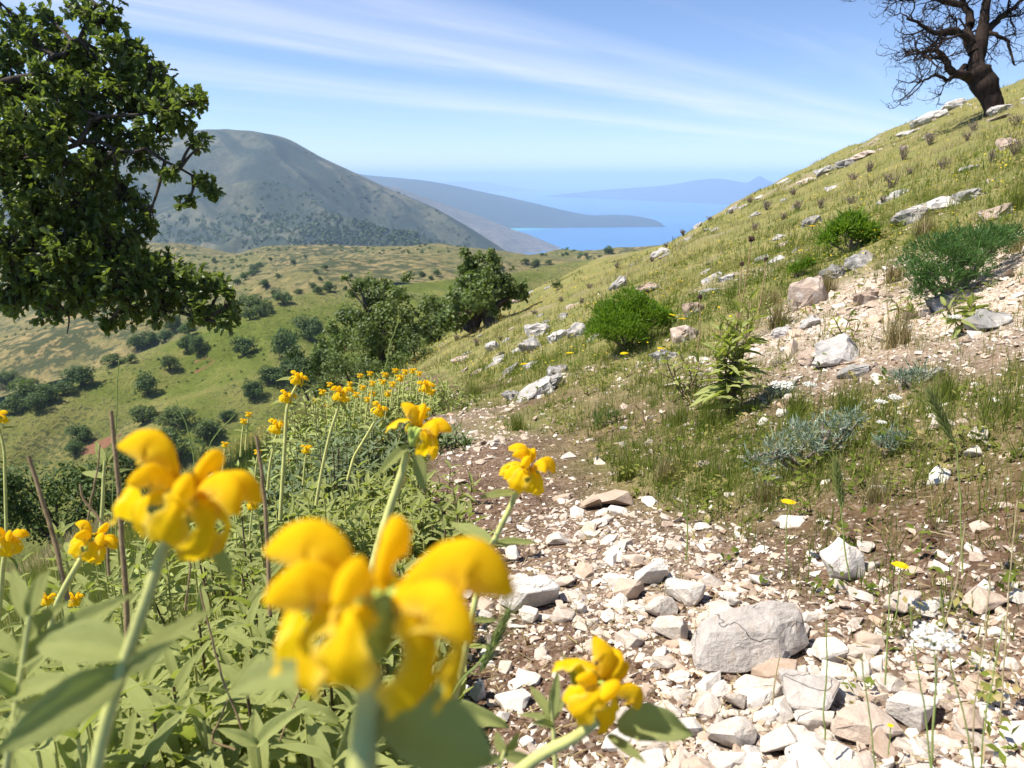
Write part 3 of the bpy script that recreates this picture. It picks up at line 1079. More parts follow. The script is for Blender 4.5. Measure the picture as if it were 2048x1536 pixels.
def build_stones():
    x, y, r = scatter_polar(120000, .95, 16, -30, 50, .25)
    g, gr = zones(x, y)
    dens = np.clip(.10 + g * .95 - gr * .1, 0, 1) * (1 - .25 * smooth01((r - 5) / 8))
    keep = rng.random(len(x)) < dens
    x, y, r, g = x[keep], y[keep], r[keep], g[keep]
    size = .0075 * (1 - rng.random(len(x))) ** (-1 / 1.9)
    size = np.minimum(size, .066) * (1 + .045 * r)
    big = size > .045
    drop = big & (rng.random(len(x)) < .5)
    ok = free_of(x, y, .004) & ~drop & (size / r > .0035)
    x, y, r, size = x[ok], y[ok], r[ok], size[ok]
    z = H(x, y)
    vis, px, py, d = in_frame(x, y, z)
    hidden = (px < 870) & (py > 830) | (px < 640)
    rank = np.where(vis & ~hidden, size / d, 0)
    order = np.argsort(-rank)
    rank_note = None
    top, rest = order[:272], order[272:]
    col_names = []
    for i in top:
        o = bpy.data.objects.new('stone', FINE_MESH[int(rng.integers(len(FINE_MESH)))])
        s = size[i]
        o.scale = (s * rng.uniform(.9, 1.35), s * rng.uniform(.8, 1.1), s * rng.uniform(.7, 1.1))
        o.rotation_euler = (rng.uniform(-.35, .35), rng.uniform(-.35, .35) - .2, rng.uniform(0, 6.28))
        o.location = (x[i], y[i], z[i] + s * .06)
        link(o)
        where = ('on the trodden stony path' if abs(x[i] - path_x(y[i])) < .5 and y[i] < 12 else
                 'on the stony bank above the path' if x[i] > path_x(y[i]) else 'at the lower edge of the path')
        tag(o, 'small angular pale limestone lying loose ' + where, 'stone', 'loose pale stones ' + where)
    j = Join()
    L = np.stack([x, y, z], -1)[rest]
    sz = size[rest]
    pick = rng.integers(0, len(SMALL), len(rest))
    for k, (tv, tf) in enumerate(SMALL):
        s = pick == k
        n = int(s.sum())
        dd = rand_dirs(n) * np.array([1, 1, .3])
        A = frames(dd, np.array([0, 0, 1.0]) + rng.normal(0, .25, (n, 3)), sz[s] * rng.uniform(.9, 1.5, n), sz[s] * rng.uniform(.8, 1.1, n), sz[s] * rng.uniform(.7, 1.2, n))
        V, F, t = bake(tv, tf, L[s] + np.array([0, 0, 1]) * (sz[s] * .03)[:, None], A)
        j.add(V, F, t)
    # coarse scree on the bare patches of the slope
    x, y, r = scatter_polar(9000, 4.2, 15, 8, 40, .8)
    g, gr = zones(x, y)
    k = (rng.random(len(x)) < (g - .25) * .8) & (np.abs(x - path_x(y)) > .9)
    x, y, r = x[k], y[k], r[k]
    ss = np.minimum(.022 * (1 - rng.random(len(x))) ** (-1 / 2.0), .13)
    pick = rng.integers(0, len(SMALL), len(x))
    for q, (tv, tf) in enumerate(SMALL):
        m = pick == q
        n = int(m.sum())
        A = frames(rand_dirs(n) * np.array([1, 1, .3]), np.array([-.3, 0, 1.0]) + rng.normal(0, .25, (n, 3)), ss[m] * rng.uniform(.9, 1.6, n), ss[m], ss[m] * rng.uniform(.6, 1.0, n))
        V, F, t = bake(tv, tf, np.stack([x[m], y[m], H(x[m], y[m]) + ss[m] * .05], -1), A)
        j.add(V, F, t * .8)
    # rubble fallen round the outcrops
    for (ox, oy, orad) in OCCUPIED:
        if math.hypot(ox, oy) < 4:
            continue
        n = 26
        a, q = rng.random(n) * 6.28, orad * rng.uniform(.7, 2.6, n)
        rx, ry = ox + np.cos(a) * q * 1.3, oy + np.sin(a) * q
        ss = orad * rng.uniform(.08, .42, n) * (1 - rng.random(n) * .5)
        tv, tf = SMALL[int(rng.integers(len(SMALL)))]
        A = frames(rand_dirs(n) * np.array([1, 1, .3]), np.array([0, 0, 1.0]) + rng.normal(0, .3, (n, 3)), ss * 1.3, ss, ss)
        V, F, t = bake(tv, tf, np.stack([rx, ry, H(rx, ry) + ss * .08], -1), A)
        j.add(V, F, t * .6)
    o = j.build('gravel', M_GRAVEL)
    tag(o, 'pale limestone gravel strewn over the path and the bank', 'gravel', None, 'stuff')


def build_slope_rocks():
    """Small grey rocks set in the turf of the hillside."""
    x, y, r = scatter_polar(1600, 5.5, 62, -4, 36, .5)
    cl = fbm(x * .30, y * .30, 3, 201)
    k = (cl > .16) & (x > path_x(y) + 1.0)
    x, y, r = x[k], y[k], r[k]
    ok = free_of(x, y, .1)
    x, y, r = x[ok][:150], y[ok][:150], r[ok][:150]
    tmpl = []
    for q in range(8):
        v, f = rock_template(820 + q, 20, cuts=1, disp=.10, flat=.7, rugged=4)
        me = raw_mesh('rock', v, f)
        me.materials.append(M_OUTCROP)
        tmpl.append(me)
    for i in range(len(x)):
        s = rng.uniform(.10, .26) * (.6 + .035 * r[i])
        o = bpy.data.objects.new('rock', tmpl[int(rng.integers(8))])
        o.scale = (s * rng.uniform(.9, 1.8), s * rng.uniform(.8, 1.2), s * rng.uniform(.6, 1.0))
        o.rotation_euler = (rng.uniform(-.3, .3), -.38 + rng.uniform(-.2, .2), rng.uniform(-.9, .9))
        o.location = (x[i], y[i], float(H(x[i], y[i])) + s * .02)
        link(o)
        tag(o, 'small grey rock set in the turf', 'rock', 'small rocks set in the hillside turf')


build_stones()
build_slope_rocks()


def build_crumbs():
    m, n, l, out = material('soil_crumbs')
    t = attr(n, 'tint')
    principled(n, l, out, ramp(n, l, t, [(.0, (.055, .026, .014)), (.5, (.10, .058, .034)), (.85, (.20, .125, .08)), (1, (.42, .34, .27))]), .95, None, .1)
    x, y, r = scatter_polar(34000, .95, 7, -28, 48, .25)
    g, gr = zones(x, y)
    k = rng.random(len(x)) < np.clip(.75 - .25 * g - .85 * gr, 0.02, 1)
    x, y = x[k], y[k]
    fr, *_ = in_frame(x, y, H(x, y), 10)
    x, y = x[fr], y[fr]
    k = len(x)
    tv, tf = rock_template(901, 7, flat=.7)
    s = .0045 * (1 - rng.random(k)) ** (-1 / 2.6)
    s = np.minimum(s, .022)
    A = frames(rand_dirs(k), rand_dirs(k), s, s * rng.uniform(.7, 1.1, k), s)
    V, F, tt = bake(tv, tf, np.stack([x, y, H(x, y) + s * .1], -1), A)
    j = Join()
    j.add(V, F, tt)
    o = j.build('soil_crumbs', m)
    tag(o, 'crumbs of red-brown earth on the bare soil', 'soil', None, 'stuff')


build_crumbs()
# ------------------------------------------------------------------ trees
def bark_material(name, c0, c1, scale=12):
    m, n, l, out = material(name)
    co = n.new('ShaderNodeTexCoord').outputs['Object']
    mp = n.new('ShaderNodeMapping')
    mp.inputs['Scale'].default_value = (1, 1, .25)
    l.new(co, mp.inputs[0])
    a = noise(n, l, scale, 6, .7, mp.outputs[0])
    principled(n, l, out, ramp(n, l, a, [(.35, c0), (.65, c1)]), .95, bump(n, l, a, .9, .03), .1)
    return m


M_BARK = bark_material('oak_bark', (.030, .024, .019), (.115, .095, .078), 10)
M_CHAR = bark_material('charred_bark', (.010, .008, .007), (.055, .038, .030), 5)
M_OAKLEAF = leafy('oak_leaves', (.100, .145, .025), (.15, .19, .07), trans=.42, tcol=(.26, .36, .03), tintvar=.4, warm=(.16, .17, .03), rough=.42, spec=.45)
M_TREE = leafy('tree_crown', (.068, .115, .028), (.09, .14, .05), trans=.28, tintvar=.45, warm=(.10, .125, .03), rough=.6)
M_TREE2 = leafy('tree_crown_fresh', (.085, .125, .028), (.11, .15, .05), trans=.3, tintvar=.5, warm=(.15, .16, .04), rough=.6)
M_HERO = leafy('slope_oak_leaves', (.105, .150, .032), (.14, .18, .07), trans=.34, tintvar=.45, warm=(.17, .17, .045), rough=.5, spec=.4)
M_DARKTREE = leafy('dark_bush_leaves', (.055, .095, .022), (.07, .10, .04), trans=.2, tintvar=.45, warm=(.09, .11, .03))

LEAF_QUAD = (np.array([[0, -.02, 0], [.5, -.30, .05], [1, 0, -.04], [.5, .30, .05]]), np.array([[0, 1, 2, 3]]))


def clump_points(n, R, K, crad, seed, low=-.35, squash=.8):
    """Clump centres of a crown: over a dome of radius R, uneven."""
    r = np.random.default_rng(seed)
    d = rand_dirs(K * 3, r)
    d = d[d[:, 2] > low][:K]
    c = d * (R * r.uniform(.45, .95, (len(d), 1))) * np.array([1, 1, squash])
    c *= r.uniform(.75, 1.15, (len(d), 1))
    rad = crad * r.uniform(.6, 1.3, len(d))
    return c, rad


def crown_cloud(centres, radii, n, leaf, seed, elong=1.0, inner=.35, tw=1.0):
    """Leaves spread through clumps, mostly near their skins and facing outward; returns baked arrays."""
    r = np.random.default_rng(seed)
    w = radii ** 2
    idx = r.choice(len(centres), n, p=w / w.sum())
    d = rand_dirs(n, r)
    rr = radii[idx] * (1 - inner * r.random(n) ** 2) * r.uniform(.7, 1.08, n)
    L = centres[idx] + d * rr[:, None] * np.array([1, 1, .82])
    up = norm(d + r.normal(0, .55, (n, 3)) + np.array([0, 0, .5]))
    fw = norm(np.cross(up, rand_dirs(n, r)))
    s = leaf * r.uniform(.65, 1.3, n)
    A = frames(fw, up, s * elong, s * tw, s)
    tint = np.clip(r.random(n) * .6 + .4 * r.random(len(centres))[idx], 0, 1)
    return bake(LEAF_QUAD[0], LEAF_QUAD[1], L, A, tint)


def trunk_arrays(base, centres, r0, seed, sides=7, lean=(0, 0)):
    """A tapered trunk and the limbs that reach into the crown."""
    r = np.random.default_rng(seed)
    top = centres.mean(axis=0)
    j = Join()
    k = np.array([base, base + (top - base) * .35 + np.array([lean[0], lean[1], 0]), base + (top - base) * .72])
    pts = spline(k, 7)
    V, F = tube(pts, np.linspace(r0, r0 * .62, 7) * np.array([1.25, 1.05, 1, .98, .96, .94, .9]), sides)
    jl = Join()
    for c in centres[: min(len(centres), 14)]:
        t0 = r.uniform(.45, .98)
        s = pts[int(t0 * 6)]
        mid = s + (c - s) * .5 + r.normal(0, .06, 3) * np.linalg.norm(c - s) + np.array([0, 0, .08 * np.linalg.norm(c - s)])
        v, f = tube(spline([s, mid, c], 5), np.linspace(r0 * .42, r0 * .09, 5), 5)
        jl.add(v, f)
    return V, F, jl


TREE_KINDS = []
for k in range(6):
    # unit trees: crown about one across, foot at the origin
    r = np.random.default_rng(900 + k)
    wide = [1.0, 1.15, .85, 1.0, 1.2, .9][k]
    c, rad = clump_points(0, .42 * wide, 22, .185, 910 + k, low=-.6, squash=[.80, .68, .95, .75, .62, .9][k])
    c = c + np.array([0, 0, .34])
    V, F, t = crown_cloud(c, rad, 1700, .075, 920 + k)
    me = raw_mesh('crown', V, F, False, {'tint': t})
    me.materials.append(M_TREE if k % 2 else M_TREE2)
    tv, tf, jl = trunk_arrays(np.array([0, 0, -.12]), c, .045, 930 + k)
    jl.add(tv, tf)
    tm = raw_mesh('trunk', np.concatenate(jl.V), [np.concatenate(f) for f in jl.F.values()], True)
    tm.materials.append(M_BARK)
    TREE_KINDS.append((me, tm))


def hill_tree(px, py, w, label, group=None, kind=None, aspect=1.0, name='oak_tree'):
    loc, hill = hit_hill(px, py)
    if loc is None:
        return None
    d = loc.dot(Vector((0, CP, -SP)))
    W = w * d / FOC
    kind = random.randrange(len(TREE_KINDS)) if kind is None else kind
    t = empty(name, loc, label, 'tree', group)
    t.rotation_euler = (0, 0, random.uniform(0, 6.28))
    t.scale = (W * random.uniform(.85, 1.2), W * random.uniform(.85, 1.2), W * aspect * random.uniform(.85, 1.1))
    link(bpy.data.objects.new('trunk', TREE_KINDS[kind][1]), t)
    link(bpy.data.objects.new('crown', TREE_KINDS[kind][0]), t)
    return t


# trees of the grassy spur that one can point to
for px, py, w, asp, label in [
        (295, 790, 56, 1.15, 'round oak alone in the middle of the grassy spur, shadow at its foot'),
        (340, 738, 40, 1.1, 'small oak on the spur above the lone round oak'),
        (374, 702, 42, 1.1, 'left one of a close pair of oaks on the spur under the big oak branch'),
        (402, 706, 44, 1.1, 'right one of a close pair of oaks on the spur under the big oak branch'),
        (488, 712, 54, 1.1, 'dense oak below the tip of the big oak branch, on the bright green slope'),
        (510, 800, 54, 1.2, 'compact oak in bright green grass left of the tall flower stalks'),
        (620, 680, 58, 1.25, 'dark upright oak near the top of the spur above the leafy slope oak'),
        (574, 720, 62, 1.3, 'tall loose oak on the spur left of the leafy slope oak'),
        (586, 760, 60, 1.2, 'oak in front of the tall loose oak left of the leafy slope oak'),
        (545, 768, 50, 1.0, 'low bushy oak left of the oaks by the leafy slope oak'),
        (163, 768, 62, .95, 'broad dark oak on the spur ridge above the yellow valley meadow'),
        (162, 885, 52, 1.05, 'oak beside the red earth scar low on the spur'),
        (285, 845, 62, .8, 'ragged low oak in the hollow below the lone round oak'),
        (352, 848, 66, .85, 'spreading oak in the hollow right of the ragged low oak'),
        (416, 875, 66, 1.0, 'dark oak behind the pale round bush in the hollow'),
        (458, 840, 38, .9, 'small dark oak on the right rim of the hollow'),
        (338, 935, 118, 1.0, 'pale green full-crowned oak in the hollow above the foreground flower'),
        (262, 925, 62, 1.1, 'dark oak left of the pale full-crowned oak in the hollow'),
        (262, 726, 24, 1.2, 'slim young oak on the spur ridge line'),
        (228, 730, 52, .75, 'low wide oak just behind the spur ridge line')]:
    hill_tree(px, py, w, label, 'oaks on the grassy spur', aspect=asp)

for px, py, w in [(15, 800, 60), (30, 822, 55), (62, 800, 70), (100, 800, 56), (128, 788, 46), (75, 820, 50), (10, 770, 44), (45, 775, 36), (150, 905, 40)]:
    hill_tree(px, py, w, 'dark oak in the thicket at the lower left end of the spur', 'oaks of the thicket at the spur end', aspect=.9)
for px, py, w in [(277, 700, 44), (300, 690, 40), (330, 684, 36), (345, 660, 44), (378, 672, 42), (440, 655, 40), (460, 640, 44), (500, 640, 36), (520, 632, 34)]:
    hill_tree(px, py, w, 'oak in the gully line behind the spur under the big oak branch', 'oaks of the gully behind the spur', aspect=1.0)
for px, py, w, label in [
        (507, 622, 58, 'wide dark oak at the left end of the olive hill, above the spur ridge'),
        (566, 608, 40, 'spreading oak on the olive hill just above the spur ridge'),
        (536, 625, 36, 'oak between the wide dark oak and the spreading oak above the spur ridge')]:
    hill_tree(px, py, w, label, 'oaks on the olive hill', aspect=.85)
for px, py, w in [(505, 552, 22), (527, 573, 22), (597, 588, 18), (625, 575, 16), (636, 588, 26), (662, 584, 34), (650, 540, 16), (631, 546, 14), (703, 554, 12), (556, 556, 14), (640, 560, 12),
                  (845, 553, 18), (875, 552, 18), (801, 565, 20), (862, 560, 12), (548, 590, 16), (690, 580, 14), (1005, 540, 14), (740, 572, 14), (1070, 535, 26), (1098, 530, 18), (1050, 528, 18)]:
    hill_tree(px, py, w, 'small dark oak dotted on the olive hillside beyond the spur', 'small oaks on the olive hillside', aspect=1.0)
for px, py, w in [(587, 528, 14), (508, 545, 26), (490, 560, 22), (475, 570, 20), (520, 535, 18), (428, 525, 12), (610, 515, 8), (540, 520, 9), (760, 508, 7), (980, 512, 7), (1085, 512, 10), (1125, 512, 8),
                  (1218, 512, 26), (1172, 514, 14), (1200, 516, 10)]:
    hill_tree(px, py, w, 'tiny dark tree on the far olive ridge below the mountain', 'tiny trees on the far olive ridge', aspect=1.0)


# the two oaks of the near slope
def slope_oak(px, py, depth, specs, label, trunkspec, nleaf, leaf, r0, seed, mat):
    if depth is None:
        base = solve_ground(px, py)
        depth = base.dot(Vector((0, CP, -SP)))
        print('oak depth', depth)
        nleaf = int(nleaf)
        leaf, r0 = leaf * depth / 44, r0 * depth / 44
    else:
        base = P(px, py, depth)
    base.z = float(H(base.x, base.y)) - .05
    t = empty('oak_tree', base, label, 'tree')
    cs, rs = [], []
    r = np.random.default_rng(seed)
    for (cx, cy, dd, rad) in specs:
        c = P(cx, cy, depth + dd) - base
        R = rad * depth / FOC
        cs.append(c)
        rs.append(R)
        for _ in range(4):
            cs.append(Vector(np.array(c) + r.normal(0, .72 * R, 3)))
            rs.append(R * r.uniform(.35, .65))
    cs = np.array([list(c) for c in cs])
    rs = np.array(rs)
    V, F, tt = crown_cloud(cs, rs, nleaf, leaf, seed, inner=.9)
    mk('crown', V, F, mat, t, False, {'tint': tt})
    for k, (lx, spread) in enumerate(trunkspec):
        sub = cs[k::len(trunkspec)]
        V, F, jl = trunk_arrays(np.array([lx, 0, -.1]), sub, r0, seed + k, 9, (spread, 0))
        mk('trunk', V, F, M_BARK, t, True)
        jl.build('limb', M_BARK, t, True)
    return t


slope_oak(965, 654, None, [(975, 545, 0, 34), (945, 560, 1, 30), (1005, 570, 0, 32), (1035, 585, 0, 20), (920, 590, -1, 30), (905, 622, 0, 26), (890, 640, 0, 18), (960, 590, -2, 34), (995, 600, 1, 26),
                         (985, 520, 0, 20), (940, 525, 0, 22), (930, 640, 1, 20), (1045, 570, 0, 12)],
          'round-crowned oak with a forked dark trunk standing on the slope beyond the path bend', [(-.35, .1), (.35, -.1)], 9000, .25, .42, 41, M_HERO)
slope_oak(760, 735, 30, [(750, 590, 0, 34), (720, 570, 0, 20), (775, 570, 0, 18), (700, 630, 0, 32), (770, 630, -1, 40), (815, 625, 0, 22), (680, 680, 0, 34), (740, 680, -1, 42), (800, 680, 0, 40), (660, 725, 0, 26),
                         (720, 730, -1, 34), (840, 660, 0, 26), (850, 615, 0, 14), (645, 690, 0, 18), (800, 590, 0, 20), (790, 725, 0, 26), (640, 740, 0, 22)],
          'bushy pale-leaved oak rising behind the yellow flowers at the bend of the path', [(.2, .1)], 13000, .145, .2, 43, M_HERO)
slope_oak(880, 655, 40, [(870, 640, 0, 24), (885, 610, 0, 20), (860, 665, 0, 20), (855, 600, 0, 16), (905, 650, 0, 16)],
          'small bushy oak between the two larger oaks beyond the path bend', [(0, 0)], 1500, .20, .12, 47, M_HERO)


def bush(px, py, depth, specs, label, nleaf, leaf, seed, mat, name='bush', cat='bush'):
    base = P(px, py, depth)
    base.z = float(H(base.x, base.y))
    t = empty(name, base, label, cat)
    cs = np.array([list(P(a, b, depth + dd) - base) for a, b, dd, rad in specs])
    rs = np.array([rad * depth / FOC for *_, rad in specs])
    r = np.random.default_rng(seed)
    extra = [(c + r.normal(0, .6 * R, 3), R * r.uniform(.4, .7)) for c, R in zip(cs, rs) for _ in range(3)]
    cs2 = np.vstack([cs, np.array([e[0] for e in extra])])
    rs2 = np.concatenate([rs, [e[1] for e in extra]])
    V, F, tt = crown_cloud(cs2, rs2, nleaf, leaf, seed, inner=.8)
    mk('foliage', V, F, mat, t, False, {'tint': tt})
    j = Join()
    for c in cs:
        v, f = tube(spline([np.array([r.normal(0, .05), r.normal(0, .05), -.1]), c * .5 + r.normal(0, .1, 3), c], 5), np.linspace(.05, .015, 5), 5)
        j.add(v, f)
    j.build('stem', M_BARK, t, True)
    return t


bush(110, 1020, 16, [(40, 960, 0, 50), (110, 970, 0, 60), (180, 985, 0, 50), (60, 1030, 0, 55), (150, 1050, 0, 55), (220, 1000, 0, 40), (20, 1010, 0, 50)],
     'dark leafy bush below the path edge, behind the sage at the left', 5200, .095, 51, M_DARKTREE)
bush(-60, 1000, 17, [(-70, 930, 0, 60), (-20, 980, 0, 60), (-120, 980, 0, 60), (-50, 1050, 0, 60)], 'dark leafy bush cut by the left edge behind the sage', 3000, .1, 52, M_DARKTREE)
bush(290, 985, 18, [(250, 940, 0, 34), (300, 950, 0, 36), (350, 985, 0, 36), (270, 1000, 0, 44), (400, 1000, 0, 30)], 'dark bush behind the nearer of the left flower heads', 2600, .095, 53, M_DARKTREE)
bush(720, 760, 20, [(690, 735, 0, 30), (740, 742, 0, 28), (660, 760, 0, 26), (785, 738, 0, 24), (640, 778, 0, 20)], 'low green bush under the pale-leaved oak at the flowery edge', 2600, .075, 54, M_HERO)
bush(615, 760, 24, [(615, 735, 0, 34), (640, 715, 0, 24), (600, 765, 0, 28)], 'dark bush left of the pale-leaved oak', 1800, .10, 55, M_DARKTREE)
bush(830, 705, 24, [(825, 690, 0, 26), (850, 705, 0, 22), (800, 715, 0, 20)], 'soft green bush right of the pale-leaved oak trunk', 1500, .085, 56, M_HERO)


# ------------------------------------------------------------------ the big oak at the left
def oak_leaf():
    """A lobed oak leaf one unit long, folded a little along its midrib."""
    out = [(0, .0), (.12, .06), (.22, .19), (.30, .12), (.42, .28), (.52, .17), (.64, .33), (.76, .20), (.86, .24), (.95, .12), (1.0, 0)]
    V = [(x, 0, -.10 * x * x) for x, _ in out] + [(x, y, .35 * y - .10 * x * x) for x, y in out[1:-1]] + [(x, -y, .35 * y - .10 * x * x) for x, y in out[1:-1]]
    n, m = len(out), len(out) - 2
    F = []
    for s in (0, 1):
        o = n + s * m
        for k in range(n - 1):
            a, b = k, k + 1
            c = None if k == 0 else o + k - 1
            e = None if k == n - 2 else o + k
            tri = [q for q in (a, b, e, c) if q is not None]
            if s:
                tri = tri[::-1]
            if len(tri) == 4:
                F += [(tri[0], tri[1], tri[2]), (tri[0], tri[2], tri[3])]
            else:
                F.append(tuple(tri))
    return np.array(V, float), np.array(F)


OAKV, OAKF = oak_leaf()
OAK2V = np.array([(0, 0, 0), (.35, .27, .08), (.5, .15, .03), (.72, .30, .05), (1, 0, -.1), (.72, -.30, .05), (.5, -.15, .03), (.35, -.27, .08)], float)
OAK2F = np.array([(0, 2, 1), (0, 4, 2), (2, 4, 3), (0, 7, 6), (0, 6, 4), (6, 5, 4)])


def big_oak():
    D = 8.4
    base = P(-330, 900, D)
    base.z = float(H(base.x, base.y)) - .1
    t = empty('oak_tree', base, 'big leafy oak reaching in over the valley, cut by the left edge', 'tree')
    B = np.array(base)
    W = lambda a, b, dd=0: np.array(P(a, b, D + dd)) - B
    r = np.random.default_rng(77)
    clumps = [(205, 40, 0, 62), (110, 95, .3, 52), (225, 105, -.2, 48), (60, 190, .5, 50), (160, 190, 0, 70), (250, 195, .2, 66), (300, 130, 0, 38), (330, 215, -.2, 60), (385, 195, .1, 36), (405, 200, 0, 22), (400, 290, 0, 26), (300, 165, 0, 48),
              (200, 250, .2, 60), (365, 245, 0, 36), (395, 275, 0, 24), (280, 275, .2, 55), (120, 330, -.4, 60), (200, 335, 0, 60), (30, 345, .2, 70), (290, 320, .2, 44), (345, 345, 0, 30),
              (400, 370, 0, 30), (428, 378, 0, 18), (375, 405, 0, 26), (70, 420, -.2, 80), (170, 420, 0, 80), (250, 400, .2, 60), (30, 500, 0, 90), (130, 500, -.3, 80), (230, 490, 0, 80), (290, 455, .1, 40),
              (60, 580, .2, 75), (160, 575, 0, 80), (250, 570, -.1, 80), (330, 555, 0, 60), (390, 560, 0, 48), (440, 570, 0, 40), (470, 600, 0, 28), (400, 615, 0, 50), (450, 640, 0, 34), (330, 620, 0, 46),
              (260, 630, .2, 44), (100, 615, 0, 40), (20, 600, .2, 40), (215, 650, 0, 16), (20, 130, .3, 50), (60, 80, 0, 40), (40, 60, .2, 46), (90, 145, -.3, 44), (10, 185, .5, 50), (180, 130, .3, 46), (235, 160, .3, 44), (270, 215, .3, 44), (90, 30, .2, 40), (130, 240, .4, 50), (210, 300, .5, 50), (60, 300, .6, 60), (160, 15, 0, 40), (255, 90, 0, 34), (265, 140, .3, 50), (40, 230, -.6, 50), (100, 265, -.5, 50), (-20, 190, 0, 60), (10, 300, -.5, 50), (150, 110, .2, 50), (310, 260, 0, 50), (330, 190, .3, 46), (60, 400, .8, 80), (180, 380, .8, 80), (100, 520, .8, 90), (250, 540, .8, 80), (130, -70, .3, 70), (220, -60, 0, 60)]
    side = [(-60, 60, .5, 110), (-150, 180, 0, 130), (-60, 330, .6, 110), (-150, 420, -.8, 130), (-250, 300, .8, 150), (-350, 130, 0, 160), (-450, 320, -.5, 150), (-90, 520, .4, 100), (-230, 560, 0, 120), (-400, 520, .8, 130),
            (-100, -120, 0, 130), (-280, -80, .4, 150), (-450, 50, -.9, 150), (-560, 250, .4, 150), (-150, 300, 1.6, 150), (-250, 200, -1.6, 150), (-350, 420, 1.8, 150)]
    # limbs reach every clump
    trunk_pts = spline([np.zeros(3), W(-300, 620) * 1.0, W(-260, 420), W(-230, 250)], 12)
    V, F = tube(trunk_pts, np.linspace(.30, .17, 12), 10)
    mk('trunk', V, F, M_BARK, t, True)
    mains = [[W(-290, 560), W(-150, 500, .1), W(-20, 470), W(120, 530), W(290, 610), W(410, 640)],
             [W(-262, 430), W(-120, 330), W(0, 275, .1), W(60, 250), W(160, 290), W(290, 300), W(380, 350)],
             [W(-250, 350), W(-130, 200), W(30, 165), W(100, 120), W(170, 60), W(210, 10)],
             [W(-255, 400), W(-100, 290, -.4), W(0, 290, -.2), W(110, 300, -.3), W(210, 240), W(330, 225)],
             [W(-240, 300), W(-220, 130), W(-150, -30), W(-60, -140)], [W(-260, 420), W(-380, 300, .5), W(-470, 200, .6)], [W(-240, 300), W(-300, 130, 1), W(-350, 20, 1.5)]]
    limbs = []
    for k, m in enumerate(mains):
        p = spline(m, 22)
        p[2:] += r.normal(0, .025, (20, 3))
        limbs.append(p)
        V, F = tube(p, np.linspace(.058, .012, 22), 7)
        mk('limb', V, F, M_BARK, t, True)
    allp = np.vstack(limbs)
    twigs = Join()
    L, D_, UP, S, TT = [], [], [], [], []

    def spray(c, R, count):
        """Twigs through a clump with leaves in rosettes at their ends."""
        near = allp[np.argmin(((allp - c) ** 2).sum(1))]
        mid = (near + c) / 2 + r.normal(0, .12 * R, 3)
        v, f = tube(spline([near, mid, c], 6), np.linspace(.022, .010, 6), 5)
        twigs.add(v, f)
        for _ in range(count):
            d = rand_dirs(1, r)[0]
            e = c + d * R * r.uniform(.35, 1.0) * np.array([1, 1, .85])
            s = c + (near - c) * r.uniform(0, .35)
            v, f = tube(spline([s, (s + e) / 2 + r.normal(0, .12 * R, 3), e], 4), np.linspace(.008, .0035, 4), 3)
            twigs.add(v, f)
            dirn = norm((e - s) + r.normal(0, .2, 3))
            n = int(r.integers(8, 14))
            tt = r.random()
            for q in range(n):
                a = r.random() * 6.283
                pr = norm(np.cross(dirn, np.array([math.cos(a), math.sin(a), .3])))
                ld = norm(pr * r.uniform(.6, 1.1) + dirn * r.uniform(.1, .8) + np.array([0, 0, -.15]))
                L.append(e - (e - s) * r.uniform(0, .45) * (q > n // 2))
                D_.append(ld)
                UP.append(norm(np.array([0, 0, 1.0]) + dirn * .4 + r.normal(0, .35, 3)))
                S.append(r.uniform(.05, .112))
                TT.append(min(1, max(0, tt * .5 + r.random() * .5)))

    for (a, b, dd, rad) in clumps:
        R = rad * D / FOC * .93
        spray(W(a, b, dd), R, max(7, int(R * R * 470)))
        if rad > 45 and (a < 200 or b > 400):
            spray(W(a + r.uniform(-20, 20), b + r.uniform(-20, 20), dd + r.uniform(.4, .9)), R * .9, max(5, int(R * R * 320)))
    for (a, b, dd, rad) in side:
        R = rad * D / FOC
        spray(W(a, b, dd), R, int(R * R * 100))
    # bare twig hanging at the bottom
    v, f = tube(spline([W(105, 600), W(125, 615), W(138, 635), W(134, 668)], 10), np.linspace(.02, .006, 10), 5)
    twigs.add(v, f)
    twigs.build('twigs', M_BARK, t, True)
    L, D_, UP, S, TT = map(np.array, (L, D_, UP, S, TT))
    # the leaves that show largest: towards the viewer and in the frame
    Wd = L + B
    ok, px, py, dep = in_frame(Wd[:, 0], Wd[:, 1], Wd[:, 2], 0)
    score = np.where(ok, S / dep, 0)
    score = np.where(r.random(len(score)) < .5, score * .85, score)
    order = np.argsort(-np.where(ok, S * 2 - (dep - D) * .08, -9))
    top, rest = order[:300], order[300:]
    lm = raw_mesh('leaf', OAKV, OAKF, False, {'tint': np.full(len(OAKV), .55)})
    lm.materials.append(M_OAKLEAF)
    A = frames(D_, UP, S, S * .95, S)
    for i in top:
        o = bpy.data.objects.new('leaf', lm)
        m = Matrix([list(A[i][:, c]) for c in range(3)])       # columns are the images of the axes
        m = Matrix((A[i][0], A[i][1], A[i][2])).transposed().to_4x4()
        m.translation = L[i]
        o.matrix_local = m
        link(o, t)
    V, F, tt = bake(OAK2V, OAK2F, L[rest], A[rest], TT[rest])
    o = mk('crown', V, F, M_OAKLEAF, t, False, {'tint': tt})
    tag(o, kind='stuff')
    print('oak leaves', len(L))


big_oak()


